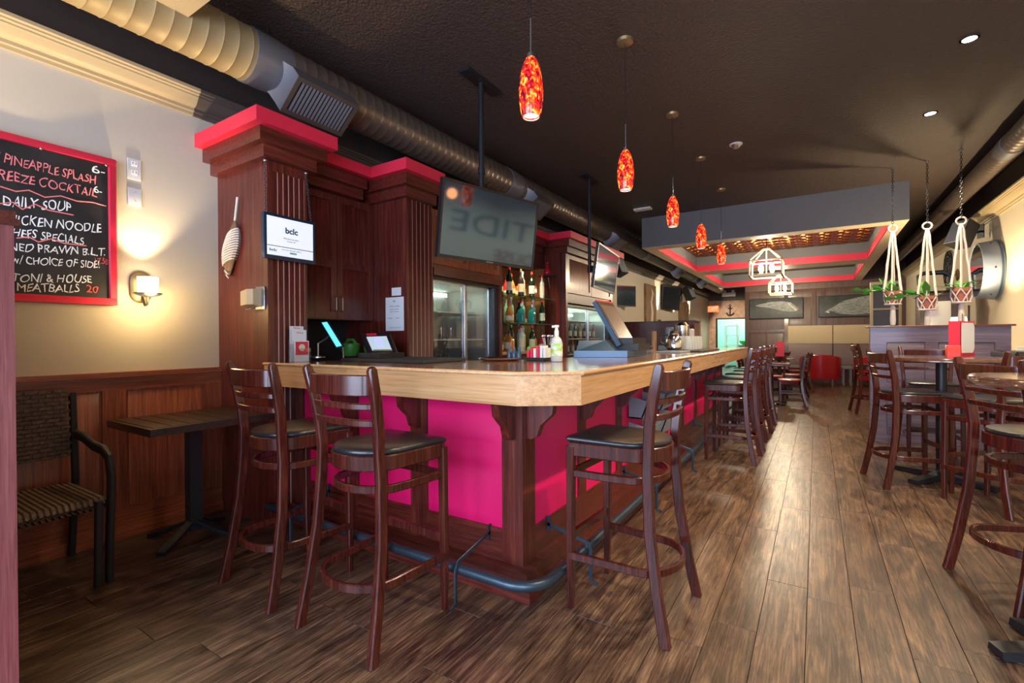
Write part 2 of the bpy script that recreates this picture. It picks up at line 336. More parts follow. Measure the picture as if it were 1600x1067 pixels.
# wainscot on the left wall
wt = struct('trim_6', MB().box(XL, XL+.012, YF, 1.765, 0, 1.0), 'oak_red')
def wpart(name, b, mat, lab=None): return link(name, b.mesh(name, M[mat]), wt)
wpart('cap_rail', MB().box(XL, XL+.045, YF, 1.765, 1.0, 1.03).box(XL, XL+.03, YF, 1.765, .975, 1.0), 'oak_red_y')
wpart('rail', MB().box(XL+.012, XL+.025, YF, 1.765, .92, .975), 'oak_red_y'); wpart('rail', MB().box(XL+.012, XL+.025, YF, 1.765, .06, .18), 'oak_red_y')
ys = [1.765, 1.655, 1.2, 1.085, .63, .515, .06, -.055, -.51, -.625, -1.08, -1.195, -1.65, -1.765, YF]
for i in range(0, len(ys)-1, 2): wpart('stile', MB().box(XL+.012, XL+.025, ys[i+1], ys[i], .18, .92), 'oak_red')
for i in range(1, len(ys)-1, 2): wpart('panel', MB().bevbox(XL+.012, XL+.016, ys[i+1]+.012, ys[i]-.012, .192, .908, .002), 'oak_red')
struct('baseboard_left', MB().box(XL+.025, XL+.04, YF, 1.765, 0, .06), 'oak_red_y')
# dropped ceiling with two coffers
SX0, SX1, SY0, SZ = -2.55, 1.05, 8.2, 2.785
C = [(8.45, 11.85), (12.55, 15.85)]; cx0, cx1 = -2.38, .88
b = MB().box(SX0, SX1, SY0, SY0+.12, SZ, ZC)
b.box(SX0, SX0+.08, SY0+.12, YB, SZ, ZC).box(SX1-.08, SX1, SY0+.12, YB, SZ, ZC)
b.box(SX0+.08, cx0, SY0+.12, YB, SZ, SZ+.02).box(cx1, SX1-.08, SY0+.12, YB, SZ, SZ+.02)
b.box(cx0, cx1, SY0+.12, C[0][0], SZ, ZC).box(cx0, cx1, C[0][1], C[1][0], SZ, ZC).box(cx0, cx1, C[1][1], YB, SZ, ZC)
b.box(cx0-.02, cx0, C[0][0], YB, SZ+.02, 3.15).box(cx1, cx1+.02, C[0][0], YB, SZ+.02, 3.15)
sf = struct('trim_7', b, 'soffit'); sf['label'] = 'dropped taupe ceiling frame with two coffers'
for y0, y1 in C:
    link('red_lip', MB().box(cx0, cx0+.02, y0, y1, SZ-.004, SZ+.13).box(cx1-.02, cx1, y0, y1, SZ-.004, SZ+.13).box(cx0, cx1, y0, y0+.02, SZ-.004, SZ+.13).box(cx0, cx1, y1-.02, y1, SZ-.004, SZ+.13).mesh('red_lip', M['red']), sf)
tb = MB().bevbox(-.148, .148, -.148, .148, 0, .008, .004)
for k in range(3): tb.loft([[( q*math.cos(a)*.8, q*math.sin(a)*.8, z) for a in [PI*2*j/12 for j in range(12)]] for q, z in ((.15-.04*k, .008), (.145-.04*k, .016), (.13-.04*k, .016), (.125-.04*k, .008))], cap=False)
tm = tb.mesh('tin_tile', M['copper'])
for i in range(11):
    for j in range(11):
        o = link('tin_tile', tm, sf, (cx0+.15+.296*i, C[0][0]+.16+.31*j, 3.13)); o.rotation_euler = (PI, 0, 0)
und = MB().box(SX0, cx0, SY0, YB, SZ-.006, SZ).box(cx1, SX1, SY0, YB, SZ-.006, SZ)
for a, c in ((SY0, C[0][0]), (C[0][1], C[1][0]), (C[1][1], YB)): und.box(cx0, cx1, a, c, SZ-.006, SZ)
link('underside', und.mesh('underside', plain('tan_lit_underside', (.62, .52, .37), .6)), sf)  # tan paler than the frame stands in for light on the underside
link('coffer_top', MB().box(cx0, cx1, C[0][0], C[0][1], 3.13, 3.15).box(cx0, cx1, C[1][0], C[1][1], 3.13, 3.15).mesh('coffer_top', M['brown']), sf)
# back wall: panelled, left of it the passage to the kitchen
bw = struct('wall_back', MB().box(-1.84, XR, YB, YB+.1, 0, ZC), 'back_wood')
def bp(name, x0, x1, z0, z1, d=.02, mat='back_wood'):
    return link(name, MB().bevbox(x0, x1, YB-d, YB, z0, z1, .004).mesh(name, M[mat]), bw)
for x in (-1.84, -.80, -.10, .12, 1.38): bp('stile', x, x+.11, 0, 2.62, .035)
for z0, z1 in ((2.40, 2.62), (1.36, 1.45), (.05, .12)): bp('rail', -1.73, XR, z0, z1, .03)
for x0, x1 in ((-1.70, -.82), (-.66, -.12), (.26, 1.34)):
    bp('panel', x0, x1, 1.47, 2.38, .012)
bp('panel', -1.70, -1.28, .14, 1.34, .012); bp('panel', -1.25, -.83, .14, 1.34, .012)
bp('header', -1.84, XR, 2.62, ZC, .012)
# kitchen end of the room
kx0, kx1, kz = -3.34, -2.30, 1.95
ke = struct('wall_kitchen', MB().box(XL, kx0, YK, YK+.1, 0, ZC).box(kx1, -1.5, YK, YK+.1, 0, ZC).box(kx0, kx1, YK, YK+.1, kz, ZC), 'brickp')
struct('wall_passage', MB().box(-1.86, -1.76, YB+.1, YK, 0, ZC), 'back_wood')
struct('door_1', MB().box(kx0-.05, kx0, YK-.02, YK+.1, 0, kz+.05).box(kx1, kx1+.05, YK-.02, YK+.1, 0, kz+.05).box(kx0, kx1, YK-.02, YK+.1, kz, kz+.05), 'dark_wood')
struct('trim_8', MB().box(XL, -1.86, YK-.06, YK, 2.70, 2.80).box(XL, -1.86, YK-.02, YK, 2.80, ZC), 'brown')
M['kit'] = plain('kitchen_tile', (.55, .80, .72), .5)
struct('wall_kitchen_inner', MB().box(XL, -1.5, YK+2.4, YK+2.5, 0, 2.6).box(XL-.1, XL, YK+.1, YK+2.5, 0, 2.6).box(-1.5, -1.4, YK+.1, YK+2.5, 0, 2.6).box(XL, -1.5, YK+.1, YK+2.5, 2.6, 2.7), 'kit')
point('kitchen_light', (-2.7, YK+1.2, 2.4), 55, (.75, 1, .9), .15)
rk = Thing('kitchen_rack', 'white metal kitchen shelving seen through the far doorway', 'shelf', (-2.95, YK+1.2, 0))
for x in (-3.2, -2.75):
    for y in (YK+1.0, YK+1.4): rk.part('post', MB().tube([(x, y, 0), (x, y, 1.8)], .02, 8), 'white')
for z in (.5, .9, 1.3, 1.7): rk.part('shelf', MB().box(-3.22, -2.73, YK+.98, YK+1.42, z, z+.03), 'white')
single('kitchen_counter', MB().box(-2.65, -1.9, YK+.9, YK+1.5, 0, .88).box(-2.68, -1.88, YK+.88, YK+1.52, .88, .92), 'steel', 'steel kitchen counter seen through the far doorway', 'counter')
single('salad_bowl', MB().lathe([(.08, 0), (.2, .08), (.24, .17), (.22, .17), (.05, .03)], 18, (-2.45, YK+1.1, .92)), 'brightgreen', 'bright green bowl on the kitchen counter', 'bowl')

# ================================================================ BACK BAR
def fielded(th, name, X, y0, y1, z0, z1, mat='cherry', t=.02, st=.055, rails=(), hand=None):
    """shaker door facing the aisle, its panels recessed"""
    b = MB(); zs = [z0]+list(rails)+[z1]
    b.box(X, X+t, y0, y0+st, z0, z1).box(X, X+t, y1-st, y1, z0, z1)
    b.box(X, X+t, y0+st, y1-st, z0, z0+st).box(X, X+t, y0+st, y1-st, z1-st, z1)
    for r in rails: b.box(X, X+t, y0+st, y1-st, r-st/2, r+st/2)
    d = th.part(name, b, mat)
    for a, c in zip(zs[:-1], zs[1:]):
        th.part('panel', MB().bevbox(X+.002, X+.008, y0+st, y1-st, a+(st if a == z0 else st/2), c-(st if c == z1 else st/2), .002), mat, d)
    if hand: th.part('handle', MB().tube([(X+t, hand, z0+.06), (X+t+.03, hand, z0+.07), (X+t+.03, hand, z0+.17), (X+t, hand, z0+.18)], .005, 8, (0, 1, 0)), 'steel', d)
    return d
def crown(th, x1, y0, y1, z0=2.40, front=True, back=False, ml='cherry_y'):
    for k, (za, zb, p) in enumerate(((z0, z0+.08, .05), (z0+.08, z0+.17, .10), (z0+.17, z0+.26, .15))):
        th.part('crown_step' if k < 2 else 'crown_cap', MB().box(XL+(.001 if k < 2 else 0), x1+p, y0-(p if front else 0), y1+(p if back else 0), za, zb), ml if k < 2 else 'red', label=None if k < 2 else 'crimson painted cap')
# column nearest the street
c1 = Thing('column', 'cherry wood column with beadboard side at the street end of the bar', 'column', (-3.33, 1.9, 0))
c1.part('shaft', MB().box(XL, -3.035, 1.765, 2.05, 0, 2.40), 'cherry')
c1.part('corner_trim', MB().box(-3.035, -3.02, 1.765, 1.80, 0, 2.40).box(-3.035, -3.02, 2.035, 2.05, 0, 2.40).box(-3.035, -3.02, 1.80, 2.035, 2.34, 2.40), 'cherry')
M['groove'] = plain('groove_highlight', (.62, .44, .38), .35)  # pale tone stands in for highlights caught along the grooves
c1.part('groove', MB().box(-3.035, -3.0245, 1.80, 2.035, 0, 2.34), 'groove')
for i in range(6): c1.part('board', MB().bevbox(-3.033, -3.022, 1.80+.0392*i+.003, 1.80+.0392*(i+1)-.003, 0, 2.34, .002), 'cherry')
crown(c1, -3.02, 1.765, 2.05, 2.40, True, True)
# wall cabinet
cb = Thing('wall_cabinet', 'tall two door cherry wall cabinet between two columns', 'cabinet', (-3.45, 2.46, 1.385))
cb.part('niche_shade_panel', MB().box(-3.649, -3.64, 2.051, 2.869, .91, 1.385), 'matte')  # black panel added so the niche looks shaded
cb.part('body', MB().box(XL, -3.29, 2.051, 2.869, 1.385, 2.40), 'cherry')
fielded(cb, 'door', -3.29, 2.055, 2.488, 1.39, 2.39, 'cherry', rails=(1.83,), hand=2.46)
fielded(cb, 'door', -3.29, 2.492, 2.865, 1.39, 2.39, 'cherry', rails=(1.83,), hand=2.52)
for k, (za, zb, p) in enumerate(((2.40, 2.48, .05), (2.48, 2.57, .10), (2.57, 2.655, .15))):
    cb.part('crown_step' if k < 2 else 'crown_cap', MB().box(XL, -3.27+p, 2.20, 2.72, za, zb), 'cherry_y' if k < 2 else 'red')
# second column + cooler housing
c2 = Thing('column', 'cherry wood column carrying two paper notices beside the glass cooler', 'column', (-3.26, 3.03, 0))
c2.part('shaft', MB().box(XL, -2.885, 2.87, 3.19, 0, 2.40), 'cherry')
c2.part('groove', MB().box(-2.885, -2.8745, 2.89, 3.19, 0, 2.40), 'groove')
c2.part('corner_trim', MB().box(-2.885, -2.87, 2.87, 2.895, 0, 2.40), 'cherry')
for i in range(6): c2.part('board', MB().bevbox(-2.883, -2.872, 2.895+.049*i+.0025, 2.895+.049*(i+1)-.0025, 0, 2.40, .002), 'cherry')
crown(c2, -2.87, 2.87, 3.19, 2.40, True, False)
hs = Thing('cooler_housing', 'cherry wood surround with raised panels above the near glass cooler', 'cabinet', (-3.26, 3.75, 0))
hs.part('side_panel', MB().box(XL, -2.90, 3.19, 3.22, 0, 2.40), 'cherry'); hs.part('side_panel', MB().box(XL, -2.90, 4.30, 4.34, 0, 2.40), 'cherry')
hs.part('header', MB().box(XL, -2.90, 3.22, 4.30, 1.82, 1.90).box(-2.92, -2.88, 3.22, 4.34, 1.80, 1.87), 'cherry_y')
hs.part('upper_box', MB().box(XL, -2.92, 3.22, 4.30, 1.90, 2.40), 'cherry')
fielded(hs, 'door', -2.92, 3.22, 3.76, 1.905, 2.395, 'oak_red'); fielded(hs, 'door', -2.92, 3.77, 4.30, 1.905, 2.395, 'oak_red')
crown(hs, -2.90, 3.341, 4.34, 2.40, False, False)
def bottle(name, style, loc, label, group, mats, s=1):
    P = {'wine': [(.036, 0), (.038, .01), (.038, .18), (.03, .215), (.014, .24), (.013, .30)], 'square': [(.042, 0), (.045, .01), (.045, .13), (.035, .165), (.014, .18), (.014, .22)],
         'flask': [(.045, 0), (.05, .02), (.052, .10), (.03, .165), (.013, .19), (.013, .235)], 'slim': [(.03, 0), (.032, .01), (.032, .20), (.012, .235), (.012, .29)]}[style]
    t = Thing(name, label, 'bottle', loc, group=group, world=False); h = P[-1][1]
    if style == 'square': t.part('body', MB().loft([[(r*x*.9, r*y*.7, z) for x, y in ((-1, -.8), (-.8, -1), (.8, -1), (1, -.8), (1, .8), (.8, 1), (-.8, 1), (-1, .8))] for r, z in P], smooth=False), mats[0])
    else: t.part('body', MB().lathe(P, 14), mats[0])
    t.part('cap', MB().lathe([(.0155, h-.012), (.0155, h+.02), (.01, h+.024)], 12), mats[1])
    r = P[2][0]+.0012; t.part('label', MB().lathe([(r, P[2][1]*.25), (r, P[2][1]*.8)], 14, cap=False) if style != 'square' else MB().box(-.036, .036, -.034, .034, .035, .11), mats[2])
    t.o.scale = (s, s, s); return t
def cooler(y0, y1, z1, label, X, glow, items, lamp):
    t = Thing('glass_cooler', label, 'cooler', ((XL+X)/2, (y0+y1)/2, 0))
    M['cool_in'] = plain('cooler_lining', (.30, .31, .30), .5); inn = 'cool_in'
    t.part('cabinet', MB().box(-3.62, X-.06, y0, y1, 0, .62).box(-3.64, -3.60, y0, y1, .62, z1).box(-3.60, X-.06, y0, y0+.03, .62, z1).box(-3.60, X-.06, y1-.03, y1, .62, z1).box(-3.60, X-.06, y0+.03, y1-.03, z1-.04, z1), inn)
    t.part('frame', MB().box(X-.06, X, y0, y0+.03, .62, z1).box(X-.06, X, y1-.07, y1, .62, z1).box(X-.06, X, y0+.03, y1-.07, z1-.03, z1).box(X-.06, X, y0+.03, y1-.07, .62, .66), 'black')
    ym = (y0+y1)/2
    for k, (a, c, xx) in enumerate(((y0+.03, ym+.03, X-.03), (ym-.03, y1-.07, X-.05))):
        d = t.part('door', MB().box(xx-.015, xx, a, a+.015, .66, z1-.03).box(xx-.015, xx, c-.035, c, .66, z1-.03).box(xx-.015, xx, a, c, .66, .68).box(xx-.015, xx, a, c, z1-.045, z1-.03), 'steel')
        t.part('pane', MB().box(xx-.009, xx-.006, a+.015, c-.035, .68, z1-.045), 'glass', d)
    sh = [.98, 1.21, 1.48][:3]
    for z in sh: t.part('shelf', MB().box(-3.58, X-.12, y0+.04, y1-.08, z, z+.012), 'white')
    if lamp: t.part('light_tube', MB().box(-3.58, -3.56, y0+.05, y1-.1, z1-.1, z1-.06), plain('cool_tube', (.8, 1, .9), .5, emit=(.75, 1, .85), es=glow)); area('cooler_light', (-3.15, ym, z1-.06), (0, 0, 0), .3, y1-y0-.2, lamp, (.75, 1, .85))
    return t, sh
cooler(3.225, 4.295, 1.80, 'near glass door cooler with steel framed sliding doors', -2.925, 4, None, 1.5)
def tumbler(loc, label, group, s=1, name='drinking_glass'):
    t = single(name, MB().lathe([(.022, 0), (.03, .004), (.036, .12), (.034, .12), (.028, .01), (.001, .008)], 12, loc), 'glass', label, 'glass', group); return t
gi = 0
for z, n in ((.992, 6), (1.222, 7)):
    for k in range(n):
        tumbler((-3.15-.1*(k % 2), 3.32+.075*k, z), f'clear glass tumbler on the {"lower" if z<1.1 else "upper"} shelf of the near cooler, {["first","second","third","fourth","fifth","sixth","seventh"][k]} from the left', 'tumblers in the near cooler', name='drinking_glass')
t = Thing('wire_fan', 'round wire caged fan standing on the top shelf of the cooler', 'fan', (-3.2, 3.42, 1.492))
for r in (.05, .10, .15): t.part('cage_ring', MB().tube([(-3.2, 3.42+r*math.cos(a), 1.66+r*math.sin(a)) for a in [PI*2*i/24 for i in range(24)]], .003, 6, (1, 0, 0), True), 'steel')
t.part('blade', MB().box(-3.205, -3.2, 3.30, 3.54, 1.63, 1.69).box(-3.205, -3.2, 3.39, 3.45, 1.54, 1.78), 'white'); t.part('stand', MB().box(-3.23, -3.17, 3.36, 3.48, 1.492, 1.51).box(-3.21, -3.19, 3.41, 3.43, 1.51, 1.54), 'grey')
# open bottle alcove
al = Thing('bottle_shelving', 'lit open alcove with glass shelves holding liquor bottles', 'shelf', (-3.4, 5.1, 0))
al.part('back_panel', MB().box(XL, -3.62, 4.34, 5.92, 1.0, 2.40), 'ply'); al.part('side_panel', MB().box(-3.62, -3.20, 5.88, 5.919, 1.0, 2.40), 'ply'); al.part('side_panel', MB().box(-3.20, -2.96, 5.86, 5.919, 1.0, 2.40), 'cherry')
al.part('base_cabinet', MB().box(-3.62, -2.98, 4.345, 5.88, 0, 1.04), 'cherry')
al.part('ledge', MB().box(-3.62, -2.95, 4.345, 5.88, 1.04, 1.07), 'oak_y')
SH = (1.405, 1.745)
for z in SH: al.part('glass_shelf', MB().box(-3.615, -3.02, 4.35, 5.80, z, z+.012), 'glassg')
al.part('header', MB().box(-3.62, -3.21, 4.34, 5.88, 2.2, 2.40), 'cherry_y')
for k, (za, zb, p) in enumerate(((2.40, 2.48, .05), (2.48, 2.57, .10), (2.57, 2.655, .15))):
    al.part('crown_step' if k < 2 else 'crown_cap', MB().box(XL, -3.22+p, 4.341, 5.76, za, zb), 'cherry_y' if k < 2 else 'red')
spot('alcove_light', (-3.0, 5.0, 2.35), (-3.45, 5.1, 1.2), 45, WARM, 130, .8)
single('alcove_lamp', MB().lathe([(.05, 0), (.05, .02), (.03, .03)], 16, (-3.0+.0, 5.0, 2.365)), 'brass', 'small brass puck light under the alcove header', 'lamp')
bs = [('wine', ('dgreen', 'cap', 'label')), ('square', ('amber', 'black', 'label')), ('slim', ('clear', 'white', 'label')), ('flask', ('redg', 'black', 'label')), ('wine', ('black', 'brass', 'label')), ('square', ('teal', 'steel', 'teal')), ('flask', ('amber', 'cap', 'label')), ('slim', ('clear', 'cap', 'label'))]
NM = {'dgreen': 'dark green', 'amber': 'amber', 'clear': 'clear', 'redg': 'red', 'black': 'black', 'teal': 'turquoise'}
SHN = {1.07: 'bottom ledge', SH[0]+.012: 'middle glass shelf', SH[1]+.012: 'top glass shelf'}
SPN = {'wine': 'round shouldered', 'square': 'square', 'slim': 'slim', 'flask': 'bulbous'}
for zi, z in enumerate(SHN):
    seq = ([6, 1, 4, 7, 2, 0, 1, 3], [2, 6, 2, 5, 7, 5, 2, 0], [3, 0, 6, 4, 2, 0, 1, 7])[zi]
    for k in range(8):
        st, ms = bs[seq[k]]
        bottle('liquor_bottle', st, (-3.16+.06*(k % 2), 4.66+.135*k, z), f'{NM[ms[0]]} {SPN[st]} bottle on the {SHN[z]}, {["first","second","third","fourth","fifth","sixth","seventh","last"][k]} from left', 'liquor bottles in the alcove', ms, 1.02)
    for k in range(7):
        st, ms = bs[(k*3+zi) % 8]
        bottle('liquor_bottle', st, (-3.38+.03*(k % 2), 4.62+.16*k, z), f'{NM[ms[0]]} {SPN[st]} bottle, {["first","second","third","fourth","fifth","sixth","seventh"][k]} in the back row of the {SHN[z]}', f'back row bottles on the {SHN[z]}', ms, 1.0)
# third column / far cooler cabinet
c3 = Thing('tall_cabinet', 'cherry cabinet with crimson crown above the far glass cooler', 'cabinet', (-3.3, 6.8, 0))
c3.part('side_panel', MB().box(XL, -2.90, 5.92, 5.98, 0, 2.40), 'cherry'); c3.part('side_panel', MB().box(XL, -2.90, 7.64, 7.70, 0, 2.40), 'cherry'); c3.part('upper_box', MB().box(XL, -2.92, 5.98, 7.64, 1.78, 2.40), 'cherry')
fielded(c3, 'door', -2.92, 5.98, 6.80, 1.86, 2.39, 'oak_red'); fielded(c3, 'door', -2.92, 6.81, 7.64, 1.86, 2.39, 'oak_red'); c3.part('header', MB().box(XL, -2.90, 5.98, 7.64, 1.72, 1.78), 'cherry_y')
crown(c3, -2.90, 5.92, 7.70, 2.40, True, True)
cooler(5.985, 7.635, 1.70, 'far glass cooler glowing green behind the till', -2.925, 5, None, 9)
for k in range(16):
    z = (.992, 1.222)[k % 2]; bottle('beer_bottle', 'slim', (-3.14, 6.1+.09*k, z), f'slim bottle on the {"lower" if k%2==0 else "middle"} shelf of the far cooler, {["first","second","third","fourth","fifth","sixth","seventh","eighth"][k//2]} from the left', f'bottles on {"lower" if k%2==0 else "middle"} shelf of the far cooler', ('dgreen' if k % 3 else 'amber', 'cap', 'label'), .75)
single('back_counter', MB().box(XL, -3.0, 2.05, 2.87, 0, .86).box(XL, -2.96, 2.05, 2.87, .86, .90), 'dark_wood', 'low dark work counter behind the bar below the cabinet', 'counter')
# spice / picture ledge on column 3
lg = aty(862, 432, 5.92)
lt = Thing('wall_ledge', 'little dark bracket ledge on the alcove column', 'shelf', (lg.x, 5.82, lg.z-.02))
lt.part('board', MB().box(lg.x-.11, lg.x+.11, 5.75, 5.92, lg.z-.02, lg.z), 'dark_wood'); lt.part('bracket', MB().tube([(lg.x, 5.90, lg.z-.2), (lg.x, 5.86, lg.z-.16), (lg.x, 5.82, lg.z-.02)], .01, 8), 'brass')
sk = Thing('red_bottle', 'small red decanter with round stopper on the bracket ledge', 'bottle', (lg.x-.02, 5.83, lg.z))
sk.part('body', MB().lathe([(.03, 0), (.05, .02), (.055, .06), (.03, .11), (.015, .12), (.015, .15)], 14, (lg.x-.02, 5.83, lg.z)), 'redg'); sk.part('stopper', MB().ball((lg.x-.02, 5.83, lg.z+.175), .025), 'redg')
def atk(x, y, k): return CAM + _ray(x, y)*k                             # a point at a measured depth
# ================================================================ BAR
ZT, ZB = 1.075, .93
bt = Thing('worktop', 'long L shaped oak bar top with thick pale fascia and clipped corner', 'bar top', (-1.3, 2.2, ZB))
inner = [(-1.62, 7.8), (-1.62, 3.05), (-2.0, 2.56), (-2.95, 2.56)]
outer = [(-3.018, 1.76), (-1.10, 1.76), (-.885, 1.915), (-.885, 7.775)]
bt.part('slab', MB().prism([(-3.018, 1.76), (-1.10, 1.76), (-.885, 1.915), (-.885, 7.775)] + [(-1.60, 7.775)] + inner[1:3] + [(-2.95, 2.56), (-2.95, 2.051), (-3.018, 2.051)], ZT-.04, ZT-.002), 'oak_top')
def fascia(a, b_, name, mat, z0=ZB, z1=ZT-.012, t=.024):
    a = Vector((*a, 0)); b_ = Vector((*b_, 0)); d = (b_-a).normalized(); n = Vector((-d.y, d.x, 0))
    bt.part(name, MB().loft([[a+Vector((0, 0, z)), b_+Vector((0, 0, z)), b_+n*t+Vector((0, 0, z)), a+n*t+Vector((0, 0, z))] for z in (z0, z1)]), mat)
seq = [((-3.018, 1.735), (-2.2, 1.735)), ((-2.2, 1.735), (-1.09, 1.735)), ((-1.09, 1.735), (-.975, 1.8175)), ((-.975, 1.8175), (-.86, 1.90)), ((-.86, 1.90), (-.86, 4.4)), ((-.86, 4.4), (-.86, 7.8))]
for k, (a, b_) in enumerate(seq): fascia(a, b_, 'fascia_board', 'oak_y' if k > 3 else 'oak_x')
bt.part('edge_strip', MB().sweep([(-3.018, 1.748, ZT-.006), (-1.095, 1.748, ZT-.006), (-.873, 1.907, ZT-.006), (-.873, 7.8, ZT-.006)], chamf(.05, .018, .006)), 'oak_y')
bt.part('fascia_board', MB().box(-1.62, -.86, 7.8, 7.824, ZB, ZT-.012), 'oak_x')
bt.part('underside', MB().prism([(-3.018, 1.76), (-1.10, 1.76), (-.885, 1.915), (-.885, 7.775), (-1.60, 7.775), (-1.60, 3.05), (-2.0, 2.56), (-2.95, 2.56), (-2.95, 2.051), (-3.018, 2.051)], ZB+.005, ZB+.015), 'cherry_x')
BX, BY = -1.19, 1.95
bb = Thing('bar_counter', 'cherry bar front with magenta panels, stiles and stepped plinth', 'bar', (-2.0, 2.2, 0))
bb.part('carcass', MB().box(-3.017, BX-.03, BY+.03, 2.05, .12, ZB+.004).box(-2.94, BX-.03, 2.05, 2.4, .12, ZB+.004).box(-1.6, BX-.03, 2.4, 7.72, .12, ZB+.004), 'cherry')
# front face
def post_(b, *a): bb.part('stile', b, 'cherry')
fx = [(-3.017, -2.93), (-2.29, -2.17), (-1.92, -1.80) if False else (-1.93, -1.81), (-1.31, BX)]
fx = [(-3.017, -2.93), (-2.48, -2.38), (-1.93, -1.81), (-1.31, BX)]
for a, c in fx: post_(MB().box(a, c, BY, BY+.03, .12, ZB+.004))
bb.part('stile', MB().box(BX-.03, BX, BY+.03, BY+.12, .12, ZB+.004), 'cherry')
for (a, b_), (c, d) in zip(fx[:-1], fx[1:]):
    bb.part('pink_panel', MB().bevbox(b_, c, BY+.012, BY+.03, .28, ZB, .003), 'pink')
    bb.part('rail', MB().box(b_, c, BY, BY+.03, .12, .28), 'cherry_x')
sy = [BY+.12]; k = 0
edges = [BY+.12, 2.60, 2.70, 3.24, 3.34, 3.88, 3.98, 4.52, 4.62, 5.16, 5.26, 5.80, 5.90, 6.44, 6.54, 7.08, 7.18, 7.66, 7.72]
for i in range(1, len(edges)-1, 2): bb.part('stile', MB().box(BX-.03, BX, edges[i], edges[i+1], .12, ZB+.004), 'cherry')
for i in range(0, len(edges)-2, 2):
    bb.part('pink_panel', MB().bevbox(BX-.03, BX-.012, edges[i], edges[i+1], .28, ZB, .003), 'pink')
    bb.part('rail', MB().box(BX-.03, BX, edges[i], edges[i+1], .12, .28), 'cherry_y')
bb.part('end_panel', MB().box(-1.6, BX-.03, 7.72, 7.75, .12, ZB), 'cherry')
for z0, z1, p in ((0, .055, .085), (.055, .12, .05)):
    bb.part('plinth', MB().box(-3.0, BX+p, BY-p, BY+.02, z0, z1).box(BX-.02, BX+p, BY+.02, 7.75, z0, z1), 'cherry_x')
def corbel(x, y, dx, dy):
    """curved bracket under the overhang, projecting along (dx, dy)"""
    pr_ = [(0, 0), (0, -.20), (.03, -.20), (.055, -.185), (.065, -.16), (.075, -.13), (.11, -.10), (.14, -.07), (.15, 0)]; w_ = .02
    n = Vector((-dy, dx, 0)); o_ = Vector((x, y, ZB+.004))
    rings = [[o_+Vector((dx, dy, 0))*a+Vector((0, 0, z))+n*s_ for a, z in pr_] for s_ in (w_, -w_)]
    bb.part('corbel', MB().loft(rings), 'cherry')
for x in (-2.43, -1.87, -1.25): corbel(x, BY, 0, -1)
for y in (BY+.06, 2.65, 3.29, 3.93, 4.57, 5.21, 5.85, 6.49, 7.13): corbel(BX, y, 1, 0)
fr = Thing('foot_rail', 'grey steel foot rail running round the base of the bar', 'foot rail', (-.97, 1.69, 0))
cr = [(-2.95, 1.715, .16), (-1.135, 1.715, .16)] + [(-1.135+.15*math.sin(a), 1.865-.15*math.cos(a), .16) for a in [PI/2*i/8 for i in range(1, 9)]] + [(-.985, 7.6, .16)]
fr.part('pipe', MB().tube(cr, .024, 14), 'rail')
def brk(x, y, dx, dy):
    X0, Y0 = x-dx*.2, y-dy*.2
    p = [(X0, Y0, .25), (x+dx*.02, y+dy*.02, .20), (x+dx*.035, y+dy*.035, .17), (x+dx*.035, y+dy*.035, .02), (x+dx*.075, y+dy*.075, .004)]
    if dx: p = [(BX, y, .25)]+p[1:]
    else: p = [(x, BY, .25)]+p[1:]
    b = MB().sweep(p, chamf(.02, .006, .002), (dy, dx, 0)); b.sweep([(p[0][0], p[0][1], .21), (p[0][0]+dx*.004, p[0][1]+dy*.004, .29)], chamf(.03, .006, .002), (dy, dx, 0)); fr.part('bracket', b, 'rail')
for x in (-2.65, -1.385): brk(x, 1.715, 0, -1)
for y in (2.2, 3.36, 4.53, 5.7, 6.9): brk(-.985, y, 1, 0)

